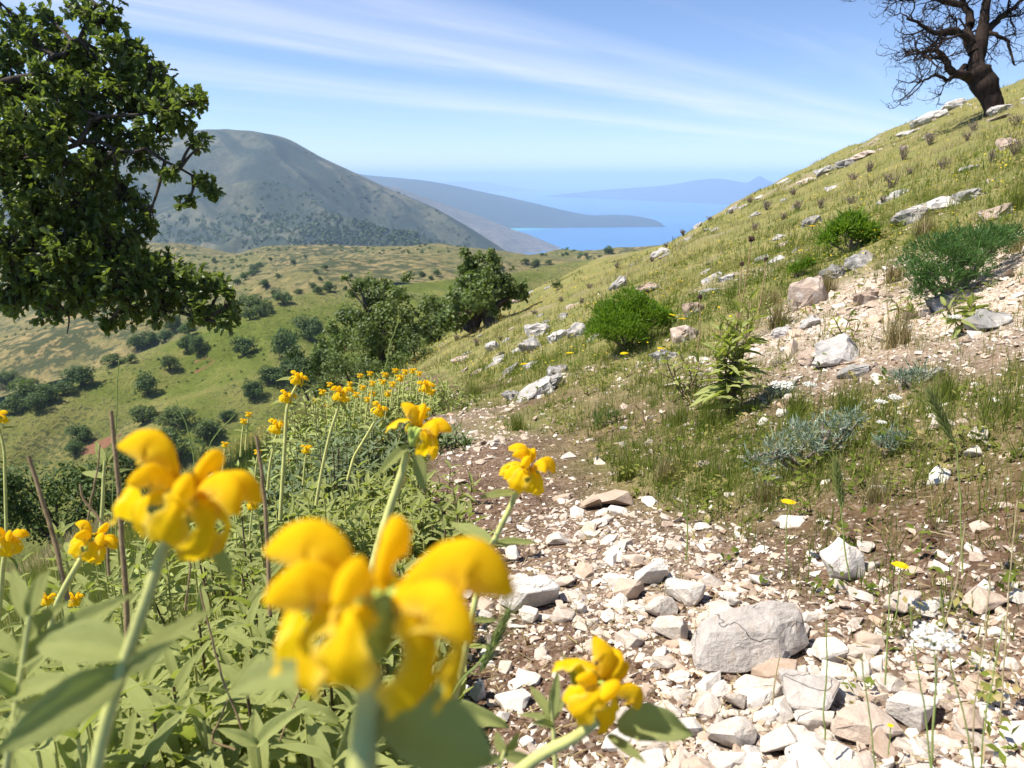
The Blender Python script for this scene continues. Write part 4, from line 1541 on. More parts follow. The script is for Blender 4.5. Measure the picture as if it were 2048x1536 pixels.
# ------------------------------------------------------------------ the dead tree
def dead_tree():
    g = solve_ground(1988, 226)
    D = g.dot(Vector((0, CP, -SP)))
    B = np.array(g)
    t = empty('dead_tree', g, 'bare blackened tree with twisted trunk on the skyline of the slope', 'tree')
    W = lambda a, b, dd=0.0: np.array(P(a, b, D + dd)) - B
    k = D / FOC
    r = np.random.default_rng(5)
    tp = spline([W(1990, 236), W(1984, 205), W(1968, 165), W(1952, 135), W(1958, 98), W(1966, 60), W(1970, 20), W(1982, -40), W(1990, -120)], 40)
    rad = np.interp(np.linspace(0, 1, 40), [0, .08, .22, .33, .40, .48, .58, .75, 1], [25, 18, 23, 25, 17, 15, 12, 9, 3]) * k
    rad *= 1 + r.normal(0, .05, 40)
    V, F = tube(tp, rad, 12)
    nn = fbm(V[:, 0] * 2.2 + V[:, 1], V[:, 2] * 2.2, 3, 88)
    c = np.repeat(tp, 12, axis=0)
    V = c + (V - c) * (1 + nn * .28)[:, None]
    mk('trunk', V, F, M_CHAR, t, True)

    def twig(j, p, d, length, rad, level):
        n = 5
        pts = [p]
        dd = d.copy()
        for _ in range(n):
            dd = norm(dd + r.normal(0, .34, 3) + np.array([0, 0, .02]))
            pts.append(pts[-1] + dd * length / n)
        v, f = tube(np.array(pts), np.linspace(rad, rad * .45, n + 1), 5 if level < 2 else 4)
        j.add(v, f)
        if level >= 4 or length < .16:
            return
        for q in range(3 if level < 3 else 2):
            i = r.integers(1, n + 1)
            nd = norm(dd + r.normal(0, .85, 3))
            twig(j, pts[i], nd, length * r.uniform(.5, .78), rad * .6, level + 1)

    limbs = [([W(1950, 150), W(1925, 150, -.2), W(1903, 143, -.3), W(1888, 118, -.3), W(1872, 100, -.4), W(1850, 105, -.4)], 11, 9),
             ([W(1930, 132), W(1912, 148, -.3), W(1895, 160, -.4), W(1870, 150, -.5), W(1840, 165, -.6)], 6, 8),
             ([W(1950, 105), W(1934, 70, .2), W(1940, 40, .2), W(1925, 5, .3), W(1900, -40, .4)], 13, 9),
             ([W(1945, 85), W(1915, 62, -.2), W(1880, 66, -.3), W(1850, 55, -.3), W(1815, 35, -.4)], 8, 11),
             ([W(1960, 75), W(1990, 45, .2), W(2015, 25, .3), W(2045, 0, .3)], 9, 8),
             ([W(1966, 64), W(1995, 72, -.2), W(2014, 80, -.2), W(2022, 110, -.2), W(2030, 130, -.2)], 5, 5),
             ([W(1925, 10, .3), W(1880, 0, .3), W(1840, -15, .3), W(1800, 0, .3)], 7, 10),
             ([W(1970, 10), W(1990, -30), W(2030, -50), W(2070, -40)], 8, 8),
             ([W(1975, -20), W(1950, -70), W(1930, -130)], 8, 8)]
    for pts, r0, nt in limbs:
        j = Join()
        p = spline(pts, 16)
        p[2:] += r.normal(0, 1.2 * k, (14, 3))
        v, f = tube(p, np.linspace(r0 * k, r0 * .3 * k, 16), 7)
        j.add(v, f)
        for q in range(nt):
            i = int(r.integers(4, 16))
            d = norm((p[i] - p[i - 3]) + r.normal(0, .9, 3) * np.linalg.norm(p[i] - p[i - 3]))
            twig(j, p[i], d, r.uniform(40, 78) * k, min(r0 * .26, 2.4) * k, 1)
        j.build('branch', M_CHAR, t, True)


dead_tree()


def far_scrub(name, label, boxes, n, size, mat, seed, hill):
    """Low scrub too small and many to count: clumps of leaf faces on a distant slope."""
    r = np.random.default_rng(seed)
    c, rad = clump_points(0, .3, 6, .26, seed, low=-.2, squash=.7)
    cv, cf, ct = crown_cloud(c, rad, 26, .34, seed + 1)
    L, S = [], []
    for (x0, y0, x1, y1, share) in boxes:
        for _ in range(int(n * share)):
            loc, hn = hit_hill(r.uniform(x0, x1), r.uniform(y0, y1))
            if loc is not None and hn.startswith(hill) and float(vnoise(loc.x / size[2], loc.y / size[2], seed)) > -.1:
                L.append(loc)
                S.append(r.uniform(size[0], size[1]))
    L, S = np.array(L), np.array(S)
    a = r.random(len(L)) * 6.28
    A = frames(np.stack([np.cos(a), np.sin(a), 0 * a], -1), np.array([0, 0, 1.0]), S)
    V, F, t = bake(cv, cf, L, A, r.random(len(L)))
    o = mk(name, V, F, mat, None, False, {'tint': t})
    tag(o, label, 'scrub', None, 'stuff')


far_scrub('scrub', 'dark dots of bushes scattered over the flank of the big mountain', [(300, 300, 1000, 500, 1)], 620, (6, 16, 200), M_DARKTREE, 61, 'mountain')
far_scrub('scrub', 'dark scrub wood at the foot of the big mountain', [(0, 600, 160, 690, .3), (300, 430, 900, 500, .7)], 900, (10, 20, 300), M_DARKTREE, 62, 'mountain')
far_scrub('scrub', 'low scrub specks on the olive hills beyond the spur', [(0, 640, 300, 760, .3), (320, 490, 1200, 620, .7)], 900, (.9, 2.2, 40), M_TREE, 63, 'olive')
far_scrub('scrub', 'low scrub specks on the far olive ridge', [(320, 490, 1200, 560, 1)], 600, (1.5, 4.5, 60), M_TREE, 64, 'far_olive')
far_scrub('scrub', 'low thorny scrub specks on the grassy spur', [(0, 590, 900, 980, 1)], 900, (.35, 1.1, 20), M_TREE, 65, 'grassy')
# ------------------------------------------------------------------ Jerusalem sage: leaves, shoots, bushes, flowering stalks
def sage_leaf(rows, cols, width=.29, droop=.16, fold=.26, seed=0, roll=.05):
    """A lance-shaped leaf one unit long; rim = 1 along its edge."""
    r = np.random.default_rng(seed)
    V, rim = [], []
    tw = r.uniform(-.12, .12)
    for i in range(rows):
        t = i / (rows - 1)
        w = width * .5 * (math.sin(math.pi * min(1, t * .93 + .05) ** .78)) ** .85 * (1 if t < .97 else .35)
        w = max(w, .012)
        wave = .014 * math.sin(t * 17 + seed)
        for j in range(cols):
            s = j / (cols - 1) * 2 - 1
            z = fold * w * 2 * abs(s) - roll * w * 2 * max(0, abs(s) - .75) * 5 - droop * t * t + wave * abs(s) + tw * s * w * t + .012 * math.cos(s * 9) * (1 - abs(s))
            V.append((t, s * w, z))
            rim.append(abs(s) if t < .96 else 1)
    F = []
    for i in range(rows - 1):
        for j in range(cols - 1):
            a = i * cols + j
            F.append((a, a + cols, a + cols + 1, a + 1))
    F = [tuple(reversed(f)) for f in F]
    return np.array(V), np.array(F), np.array(rim)


def sage_material():
    """Woolly leaf: wrinkled, pale midrib and pale rim, much paler beneath."""
    m, n, l, out = material('sage_leaf')
    t = n.new('ShaderNodeObjectInfo').outputs['Random']
    co = n.new('ShaderNodeTexCoord').outputs['Object']
    rim = attr(n, 'rim')
    mp = n.new('ShaderNodeMapping')
    mp.inputs['Scale'].default_value = (9, 14, 6)
    l.new(co, mp.inputs[0])
    wr = noise(n, l, .55, 7, .72, mp.outputs[0], .8)
    vein = n.new('ShaderNodeTexWave')
    vein.inputs['Scale'].default_value = 3.2
    vein.inputs['Distortion'].default_value = 2.5
    vein.inputs['Detail'].default_value = 2
    l.new(mp.outputs[0], vein.inputs['Vector'])
    a = mixcol(n, l, t, (.100, .158, .032), (.27, .315, .095))
    a = mixcol(n, l, math_node(n, l, 'MULTIPLY', math_node(n, l, 'GREATER_THAN', math_node(n, l, 'FRACT', math_node(n, l, 'MULTIPLY', t, 9.7)), .82), .5), a, (.30, .29, .07))
    a = mixcol(n, l, ramp(n, l, wr, [(.38, (.75, .75, .75)), (.56, (0, 0, 0))]), a, (.045, .095, .012))
    edge = math_node(n, l, 'POWER', rim, 4.0)
    a = mixcol(n, l, edge, a, (.56, .57, .27))
    mid = math_node(n, l, 'LESS_THAN', rim, .09)
    a = mixcol(n, l, math_node(n, l, 'MULTIPLY', mid, .55), a, (.30, .34, .14))
    g = n.new('ShaderNodeNewGeometry')
    c = mixcol(n, l, g.outputs['Backfacing'], a, mixcol(n, l, wr, (.38, .43, .13), (.52, .55, .22)))
    hgt = math_node(n, l, 'ADD', wr, math_node(n, l, 'MULTIPLY', vein.outputs['Fac'], .35))
    p = n.new('ShaderNodeBsdfPrincipled')
    l.new(c, p.inputs['Base Color'])
    p.inputs['Roughness'].default_value = .72
    p.inputs['Specular IOR Level'].default_value = .15
    l.new(bump(n, l, hgt, .8, .0035), p.inputs['Normal'])
    tr = n.new('ShaderNodeBsdfTranslucent')
    tr.inputs[0].default_value = (.48, .57, .08, 1)
    mx = n.new('ShaderNodeMixShader')
    mx.inputs[0].default_value = .33
    l.new(p.outputs[0], mx.inputs[1])
    l.new(tr.outputs[0], mx.inputs[2])
    l.new(mx.outputs[0], out.inputs[0])
    return m


M_SAGE = sage_material()
M_SAGE_FAR = leafy('sage_foliage', (.15, .215, .036), (.36, .41, .14), trans=.33, tintvar=.35, rim=(.32, .36, .20), rough=.75, warm=(.24, .25, .09), spec=.12, tcol=(.42, .50, .06))
M_GREENBUSH = leafy('dark_sage_foliage', (.080, .130, .028), (.14, .18, .08), trans=.2, tintvar=.4, rough=.7, warm=(.14, .16, .05))


def simple(name, col, rough=.8, nscale=40, var=.35, bumpd=.002):
    m, n, l, out = material(name)
    co = n.new('ShaderNodeTexCoord').outputs['Object']
    a = noise(n, l, nscale, 4, .6, co)
    c = ramp(n, l, a, [(.3, tuple(x * (1 - var) for x in col)), (.7, tuple(min(1, x * (1 + var)) for x in col))])
    principled(n, l, out, c, rough, bump(n, l, a, .4, bumpd), .15)
    return m


M_STEM = simple('woolly_stem', (.47, .47, .16), .85, 60, .2)
M_WOOD_STEM = simple('woody_stem', (.16, .11, .075), .9, 50, .35)
M_DRY = simple('dry_stalk', (.27, .19, .10), .9, 70, .35)
M_CALYX = simple('green_calyx', (.35, .42, .08), .8, 12, .4, .001)


def petal_material():
    m, n, l, out = material('yellow_petal')
    co = n.new('ShaderNodeTexCoord').outputs['Object']
    mp = n.new('ShaderNodeMapping')
    mp.inputs['Scale'].default_value = (1.2, 8.0, 1.2)
    l.new(co, mp.inputs[0])
    a = noise(n, l, 2.2, 6, .65, mp.outputs[0], .5)
    fold = attr(n, 'rim')
    edge = math_node(n, l, 'POWER', attr(n, 'edge'), 5.0)
    c = mixcol(n, l, a, (.80, .43, .002), (.95, .72, .018))
    c = mixcol(n, l, math_node(n, l, 'MULTIPLY', fold, .5), c, (.86, .40, .004))
    c = mixcol(n, l, math_node(n, l, 'MULTIPLY', edge, .6), c, (.97, .82, .20))
    p = n.new('ShaderNodeBsdfPrincipled')
    l.new(c, p.inputs['Base Color'])
    p.inputs['Roughness'].default_value = .9
    p.inputs['Specular IOR Level'].default_value = .06
    l.new(bump(n, l, a, .5, .0015), p.inputs['Normal'])
    t = n.new('ShaderNodeBsdfTranslucent')
    t.inputs[0].default_value = (.95, .66, .01, 1)
    mx = n.new('ShaderNodeMixShader')
    mx.inputs[0].default_value = .5
    l.new(p.outputs[0], mx.inputs[1])
    l.new(t.outputs[0], mx.inputs[2])
    l.new(mx.outputs[0], out.inputs[0])
    return m


M_PETAL = petal_material()

SAGE_MESH = []
for k in range(6):
    v, f, rm = sage_leaf(9, 7, .255 + .03 * (k % 3), .10 + .11 * (k % 4), .20 + .09 * (k % 3), k)
    me = raw_mesh('leaf', v, f, True, {'rim': rm})
    me.materials.append(M_SAGE)
    SAGE_MESH.append(me)
SL_V, SL_F, SL_R = sage_leaf(5, 3, .28, .22, .26, 3)


def shoot_leaves(base, tip, r, n_nodes, leaf, bend):
    """Opposite leaf pairs on a shoot from base to tip; returns stem points and a list of (place, direction, up, length)."""
    base, tip = np.asarray(base, float), np.asarray(tip, float)
    axis = tip - base
    Ls = np.linalg.norm(axis)
    pts = spline([base, base + axis * .5 + bend, tip], 8)
    out = []
    a0 = r.random() * 6.28
    for k in range(n_nodes):
        t = .30 + .70 * (k + r.uniform(-.2, .2)) / max(1, n_nodes - 1)
        t = min(1.0, max(.15, t))
        i = min(6, int(t * 7))
        p = pts[i] + (pts[i + 1] - pts[i]) * (t * 7 - i)
        ax = norm(pts[i + 1] - pts[i])
        s1 = norm(np.cross(ax, [.3, .2, .1] if abs(ax[2]) > .9 else [0, 0, 1]))
        s2 = np.cross(ax, s1)
        a = a0 + k * 1.57 + r.uniform(-.25, .25)
        rise = .18 + .95 * t ** 2
        for s in (0, math.pi):
            o = s1 * math.cos(a + s) + s2 * math.sin(a + s)
            d = norm(o + ax * (rise + r.uniform(-.2, .2)) + np.array([0, 0, -.12]))
            up = norm(ax + o * -.25 + r.normal(0, .33, 3))
            out.append((p, d, up, leaf * (1.5 - .78 * t) * r.uniform(.65, 1.2)))
    return pts, out


def place_leaf(parent, origin, p, d, up, length, mesh=None, wide=1.0, name='leaf'):
    A = frames(np.array([d]), np.array([up]), length, length * wide, length)[0]
    m = Matrix((A[0], A[1], A[2])).transposed().to_4x4()
    m.translation = Vector(p) - Vector(origin)
    o = bpy.data.objects.new(name, mesh or random.choice(SAGE_MESH))
    o.matrix_local = m
    return link(o, parent)


def sage_bush(px, py, depth, radius, label, shoots=22, leaf=.075, seed=0, single=True, mat=None, nodes=6, low=.0):
    """A bush whose top shows at the pixel, at that distance; its foot is on the ground below."""
    r = np.random.default_rng(seed)
    top = P(px, py, depth)
    base = Vector((top.x, top.y, float(H(top.x, top.y)) - .02))
    hgt = max(.16, top.z - base.z)
    t = empty('sage_bush', base, label, 'bush', 'sage bushes below the path')
    B = np.array(base)
    stems = Join()
    leaves = []
    for k in range(shoots):
        a, rad = r.random() * 6.28, radius * math.sqrt(r.random())
        f = B + np.array([math.cos(a), math.sin(a), 0]) * rad * .45
        e = B + np.array([math.cos(a) * rad, math.sin(a) * rad, hgt * (1.0 - .45 * (rad / radius) ** 2) * r.uniform(.62, 1.05)])
        f[2] = float(H(f[0], f[1]))
        pts, ls = shoot_leaves(f, e, r, nodes, leaf, np.array([math.cos(a), math.sin(a), 0]) * rad * r.uniform(.05, .3))
        v, q = tube(pts - B, np.linspace(.0042, .0022, 8), 5)
        stems.add(v, q)
        leaves += ls
    stems.build('stem', M_WOOD_STEM if r.random() < .5 else M_STEM, t, True)
    if single:
        for p, d, up, ln in leaves[:300]:
            place_leaf(t, base, p, d, up, ln, SAGE_MESH[int(r.integers(6))])
    else:
        L = np.array([q[0] for q in leaves]) - B
        A = frames(np.array([q[1] for q in leaves]), np.array([q[2] for q in leaves]), np.array([q[3] for q in leaves]))
        V, F, tt = bake(SL_V, SL_F, L, A, r.random(len(L)))
        o = mk('foliage', V, F, mat or M_SAGE_FAR, t, True, {'tint': tt, 'rim': np.tile(SL_R, len(L))})
    return t


for k, (px, py, d, rad, n, lf, label) in enumerate([
        (520, 1310, 1.12, .20, 22, .078, 'grey-green sage bush with upright leaf rosettes under the biggest flower, left of its stem'),
        (255, 1440, .98, .20, 20, .080, 'sage bush at the bottom edge crossed by the stem of the second big flower'),
        (665, 1400, 1.06, .17, 18, .075, 'sage bush behind the stem of the biggest flower at the bottom edge'),
        (400, 1215, 1.42, .24, 24, .075, 'sage bush between the two big flower heads, with dry twigs among it'),
        (60, 1330, .95, .20, 18, .085, 'sage bush in the bottom left corner with broad pale leaves'),
        (205, 1170, 1.55, .26, 22, .075, 'sage bush below the small flower head at the left'),
        (30, 1160, 1.6, .26, 20, .075, 'sage bush at the left edge below the cut-off flower head'),
        (600, 1120, 1.75, .28, 24, .075, 'sage bush directly above the biggest flower, darker inside'),
        (770, 1130, 1.70, .20, 20, .075, 'sage bush hanging over the trail edge, right of and above the biggest flower'),
        (460, 1060, 2.1, .30, 24, .075, 'sage bush right of the second big flower head'),
        (320, 1110, 1.9, .28, 20, .075, 'sage bush behind the second big flower stem'),
        (660, 1000, 2.35, .32, 26, .075, 'sage bush at the middle of the thicket left of the leaning stalk'),
        (810, 1000, 2.3, .24, 24, .075, 'sage bush at the path edge behind the leaning yellow stalk'),
        (550, 960, 2.8, .34, 24, .075, 'sage bush at the foot of the twin-headed tall stalks'),
        (720, 930, 2.9, .34, 26, .075, 'sage bush at the upper end of the thicket below the dark bushes'),
        (830, 930, 3.0, .24, 20, .075, 'sage bush at the path edge below the shadowed trail'),
        (150, 1040, 2.2, .30, 18, .075, 'sage bush at the left among brown dead stalks'),
        (575, 1470, .95, .15, 24, .075, 'sage bush at the bottom edge just left of the thick pale stem'),
        (400, 1400, 1.05, .19, 24, .08, 'sage bush at the bottom between the two thick pale stems'),
        (140, 1500, .85, .16, 24, .08, 'sage bush at the bottom edge near the left corner'),
        (350, 1300, 1.25, .20, 24, .078, 'sage bush right of the second big flower stem, under its right leaf'),
        (590, 1210, 1.45, .20, 24, .078, 'sage bush behind the left half of the biggest flower'),
        (740, 1250, 1.40, .16, 24, .075, 'sage bush behind the right half of the biggest flower'),
        (260, 1240, 1.35, .22, 24, .078, 'sage bush behind the leaf pair of the second big stem'),
        (880, 1010, 2.25, .14, 20, .07, 'small sage bush jutting over the shadowed trail')]):
    sage_bush(px, py, d, rad, label, 28 if d > 1.5 else 24, lf * (1.0 if d > 1.5 else 1.28), 300 + k, True, nodes=5)
for k, (px, py, d, rad, n, label, mat) in enumerate([
        (680, 850, 4.2, .50, 60, 'dark bush behind the sage thicket, under the flowery bend', M_GREENBUSH),
        (790, 855, 4.4, .45, 60, 'dark bush at the path edge under the flowery bend', M_GREENBUSH),
        (620, 880, 3.7, .36, 40, 'dark green bush behind the twin-headed tall stalks', M_GREENBUSH),
        (720, 772, 6.5, .7, 70, 'flowering bush at the bend, left part of the yellow patch', M_SAGE_FAR),
        (790, 748, 7.5, .7, 70, 'flowering bush at the bend, middle of the yellow patch', M_SAGE_FAR),
        (850, 768, 7.0, .45, 50, 'flowering bush at the bend, right part of the yellow patch by the trail', M_SAGE_FAR),
        (650, 782, 5.6, .5, 54, 'flowering bush left of the yellow patch at the bend', M_SAGE_FAR),
        (560, 905, 4.2, .5, 40, 'low flowering bush on the steep meadow left of the dark bushes', M_SAGE_FAR),
        (430, 990, 3.2, .4, 34, 'sage bush on the steep edge behind the second big flower head', M_SAGE_FAR)]):
    sage_bush(px, py, d, rad, label, n, .075, 340 + k, False, mat, nodes=7)


# flowering stalks -----------------------------------------------------------
def hood_arrays(k):
    """The upper lip: a helmet pressed flat at the sides, its ridge arching out and over, ragged along the rim."""
    q = [.0, .10, -.08, .05][k]
    ridge = spline(np.array([(.0, 0, .10), (.10, 0, .46 + q), (.34, 0, .78 + q), (.70, 0, .92 + q), (1.02, 0, .76 + q), (1.20, 0, .46)]), 15)
    t = np.linspace(0, 1, 15)
    w = np.interp(t, [0, .2, .45, .7, .9, 1], [.07, .12, .19, .23, .20, .10])
    dp = np.interp(t, [0, .2, .45, .7, .9, 1], [.10, .28, .54, .62, .46, .16])
    tan = norm(np.gradient(ridge, axis=0))
    nor = np.stack([tan[:, 2], np.zeros(15), -tan[:, 0]], -1)          # towards the inside of the arch
    V, rim = [], []
    nc = 11
    r = np.random.default_rng(60 + k)
    rag = r.normal(0, .07, (15, 2))
    for i in range(15):
        for j in range(nc):
            s = j / (nc - 1) * 2 - 1
            d = dp[i] * abs(s) ** 1.7 * (1 + (rag[i][int(s > 0)] if abs(s) > .75 else 0)) + .018 * math.sin(i * 2.1 + j) * abs(s)
            y = w[i] * math.sin(s * 1.75) + .02 * math.sin(i * 1.3 + k) * abs(s)
            V.append(ridge[i] + np.array([0, 1, 0]) * y + nor[i] * d)
            rim.append(min(1, abs(s) ** 3 * .25 + max(0, .35 - t[i]) * 1.6 + .25 * (abs(s) < .12)))
    F = [(i * nc + j, i * nc + j + 1, (i + 1) * nc + j + 1, (i + 1) * nc + j) for i in range(14) for j in range(nc - 1)]
    return np.array(V), np.array(F), np.array(rim)


def lip_arrays(k):
    """The lower lip: a broad hanging middle lobe, notched at its end, with a small lobe at either side, wavy at the margin."""
    q = [.0, .10, -.08, .05][k]
    c = spline(np.array([(.08, 0, .20), (.30, 0, .30), (.54, 0, .18), (.74, 0, -.10), (.82, 0, -.44), (.76 - q, 0, -.80)]), 15)
    t = np.linspace(0, 1, 15)
    w = np.interp(t, [0, .2, .34, .46, .56, .72, .88, 1], [.07, .13, .36, .36, .22, .44, .48, .28])
    tan = norm(np.gradient(c, axis=0))
    nor = np.stack([-tan[:, 2], np.zeros(15), tan[:, 0]], -1)
    V, rim = [], []
    nc = 9
    for i in range(15):
        for j in range(nc):
            s = j / (nc - 1) * 2 - 1
            wave = .05 * math.sin(i * 1.7 + 2 * k + (2 if s > 0 else 0)) * abs(s) ** 2
            notch = -.12 * max(0, t[i] - .85) / .15 * (1 - abs(s))
            V.append(c[i] + np.array([0, 1, 0]) * w[i] * s + nor[i] * (-.20 * w[i] * s * s * 1.8 + wave + .03 * math.cos(s * 7)) - tan[i] * notch * -1)
            rim.append(min(1, max(0, .4 - t[i]) * 2.0 + .3 * (abs(s) < .15)))
    F = [(i * nc + j, i * nc + j + 1, (i + 1) * nc + j + 1, (i + 1) * nc + j) for i in range(14) for j in range(nc - 1)]
    return np.array(V), np.array(F), np.array(rim)


HOODS, LIPS, TUBES = [], [], []
for k in range(4):
    for nm, fn, lst in (('hood', hood_arrays, HOODS), ('lip', lip_arrays, LIPS)):
        v, f, rm = fn(k)
        nc = 11 if nm == 'hood' else 9
        s = np.abs(np.tile(np.linspace(-1, 1, nc), 15))
        # crumpled a little, more so towards the margin
        v = v + np.stack([fbm(v[:, 0] * 5 + k, v[:, 2] * 5 + q, 2, 33 + q) for q in range(3)], -1) * (.022 + .045 * s ** 2)[:, None]
        me = raw_mesh(nm, v, f, True, {'rim': rm, 'edge': s})
        me.materials.append(M_PETAL)
        lst.append(me)
    v, f = tube(spline([(0, 0, -.25), (.03, 0, .02), (.10, 0, .22), (.22, 0, .38)], 6), np.array([.07, .085, .10, .11, .11, .08]), 8)
    me = raw_mesh('flower', v, f, True, {'rim': np.full(len(v), .6)})
    me.materials.append(M_PETAL)
    TUBES.append(me)


def calyx_arrays(r, n=11, size=1.0):
    """The green whorl: short toothed tubes standing round the stem."""
    j = Join()
    for k in range(n):
        a = k / n * 6.283 + r.uniform(-.2, .2)
        o = np.array([math.cos(a), math.sin(a), 0])
        lean = r.uniform(.35, .75)
        p0 = o * .05 + np.array([0, 0, -.42])
        p1 = o * .30 * lean + np.array([0, 0, -.10])
        p2 = o * .55 * lean + np.array([0, 0, .20 + r.uniform(-.08, .08)])
        v, f = tube(spline([p0, p1, p2, p2 + o * .10 + np.array([0, 0, .10])], 7), np.array([.06, .11, .14, .15, .145, .10, .01]), 7)
        j.add(v, f)
    v, f = tube(spline([(0, 0, -.55), (0, 0, -.25), (0, 0, .15), (0, 0, .34)], 8), np.array([.09, .20, .26, .28, .24, .18, .10, .01]), 9)
    j.add(v, f)
    return j


def flower_head(t, origin, centre, axis, s, azs, seed, tilt=.0, name='flower', detail=True, hoods=True):
    """Flowers round a whorl: azs are the bearings of the flowers (0 = right, 90 = away), s one flower's size in metres."""
    r = np.random.default_rng(seed)
    axis = norm(np.asarray(axis, float))
    q = Vector((0, 0, 1)).rotation_difference(Vector(axis)).to_matrix().to_4x4()
    base = Matrix.Translation(Vector(centre) - Vector(origin)) @ q @ Matrix.Scale(s, 4)
    j = calyx_arrays(r, 11 if detail else 7)
    c = j.build('calyx', M_CALYX, t, True)
    c.matrix_local = base
    for k, a in enumerate(azs):
        sc = 1.0
        lift = 0.0
        if isinstance(a, tuple):
            a, sc, lift = a
        m = base @ Matrix.Rotation(math.radians(a + r.uniform(-6, 6)), 4, 'Z') @ Matrix.Translation((.16, 0, .02 + r.uniform(-.05, .08))) @ Matrix.Rotation(-lift + r.uniform(-.15, .1), 4, 'Y') @ Matrix.Scale(sc * r.uniform(.92, 1.06), 4)
        v = int(r.integers(4))
        fl = bpy.data.objects.new('flower', TUBES[v])
        fl.matrix_local = m
        link(fl, t)
        if hoods:
            for nm, lst in (('hood', HOODS), ('lip', LIPS)):
                link(bpy.data.objects.new(nm, lst[v]), fl)


def stalk(label, pts, width, heads, leaves, depth, group='yellow flower stalks of the sage', seed=0):
    """A flowering stalk. pts: stem line in photo pixels with its own depth offsets; heads: (px, py, size px, bearings); leaves: (px0, py0, px1, py1, depth offset at tip, up hint, broad)."""
    def pt(q):
        return np.array(P(q[0], q[1], depth + (q[2] if len(q) > 2 else 0)))
    line = [pt(q) for q in pts]
    foot = Vector(line[-1])
    t = empty('flower_stalk', foot, label, 'flower', group)
    B = np.array(foot)
    k = depth / FOC
    sp = spline(line, 16)
    V, F = tube(sp - B, np.linspace(width * .42, width * .55, 16) * k, 8 if width > 12 else 6)
    mk('stem', V, F, M_STEM, t, True)
    ax = norm(sp[0] - sp[3])
    for n_, h in enumerate(heads):
        hx, hy, size, azs = h[:4]
        c = pt((hx, hy, h[4] if len(h) > 4 else 0))
        flower_head(t, foot, c, ax, size * k / 2.45, azs, seed * 10 + n_)
    for lf in leaves:
        x0, y0, x1, y1, dz = lf[:5]
        up = np.array(lf[5] if len(lf) > 5 else (0, -.3, 1.0), float)
        a, b = pt((x0, y0)), pt((x1, y1, dz))
        place_leaf(t, foot, a, b - a, up, float(np.linalg.norm(b - a)), SAGE_MESH[(seed + x0) % 6], lf[6] if len(lf) > 6 else 1.0)
    return t


stalk('biggest blurred yellow flower head in front, with a large dark leaf on its stem', [(745, 1330), (738, 1400), (730, 1480), (724, 1560), (715, 1700), (700, 2400)], 58,
      [(748, 1235, 425, [(176, 1.12, .02), (4, 1.12, -.05), (258, .80, .05), (212, .95, -.30), (322, .95, -.32), (82, .9, .35)])],
      [(760, 1400, 1010, 1545, .012, (.3, -.9, .5), 1.5), (690, 1345, 400, 1350, .03, (0, -.5, .8), .75)], .205, seed=1)
stalk('second big yellow flower head at the left, on a slanting pale stem with leaf pairs', [(345, 1060), (322, 1110), (292, 1200), (258, 1300), (225, 1400), (190, 1540), (150, 1800), (80, 2300)], 28,
      [(365, 1005, 262, [(178, 1.08, .02), (8, 1.05, .02), (325, 1.0, -.1), (285, .85, -.15), (225, .8, -.25), (90, .9, .3)])],
      [(255, 1310, 45, 1262, .02, (0, -.6, 1), 1.1), (262, 1330, 422, 1206, .03, (-.4, -.7, .6), 1.15), (240, 1345, -10, 1500, -.03, (.3, -.9, .6), 1.25), (250, 1345, 330, 1290, -.02, (0, -.9, .4), .8),
       (385, 1065, 520, 1165, .02, (0, -.5, 1), .9), (400, 1010, 405, 880, .03, (1, 0, 0), .7)], .325, seed=2)
stalk('yellow flower head low at the bottom, its stem bending in from the lower left', [(1195, 1440), (1150, 1475), (1090, 1505), (1020, 1560), (940, 1660), (850, 2000)], 26,
      [(1190, 1385, 185, [(165, 1.1, .25), (60, 1.0, .3), (10, 1.05, .0), (255, .9, -.2), (215, .8, -.5), (120, .9, .4)])],
      [(1235, 1462, 1415, 1432, .03, (0, -.5, 1), 1.2), (1215, 1470, 1290, 1520, -.02, (0, -.4, 1), 1.0), (1165, 1430, 1130, 1300, .02, (.6, -.6, .2), .8)], .46, seed=3)
stalk('yellow flower head standing over the bare path, on a thin stem with one leaf pair', [(1038, 975), (1020, 1015), (985, 1090), (958, 1170), (945, 1230), (925, 1330), (890, 1480), (850, 1650)], 13,
      [(1050, 950, 118, [(165, 1.0, .2), (20, 1.0, .15), (255, .95, -.1), (300, .95, .0), (215, .9, .1), (90, .9, .3), (130, .8, .4)])],
      [(984, 1088, 898, 1038, .04, (-.2, -.4, 1), .9), (986, 1088, 1078, 1078, .03, (0, -.4, 1), .8), (1028, 985, 962, 990, -.03, (0, -.5, 1), 1.0), (938, 1245, 1000, 1235, .03, (0, -.5, 1), .8),
       (905, 1330, 855, 1420, -.02, (0, -.8, .6), 1.0), (905, 1330, 905, 1440, -.03, (1, -.3, .2), .8)], .76, seed=4)
stalk('yellow flower head above the sage thicket with two hanging leaves under it', [(815, 905), (802, 950), (782, 1010), (765, 1065), (750, 1120), (735, 1200), (720, 1300)], 18,
      [(832, 868, 118, [(175, 1.05, .4), (350, 1.05, .1), (320, .95, -.1), (100, .9, .6), (30, .9, .1)])],
      [(815, 892, 756, 945, -.02, (0, -.6, .8), 1.0), (835, 905, 846, 985, .0, (-.2, -1, .1), 1.35), (825, 870, 838, 808, .02, (1, 0, 0), .7)], .70, seed=5)
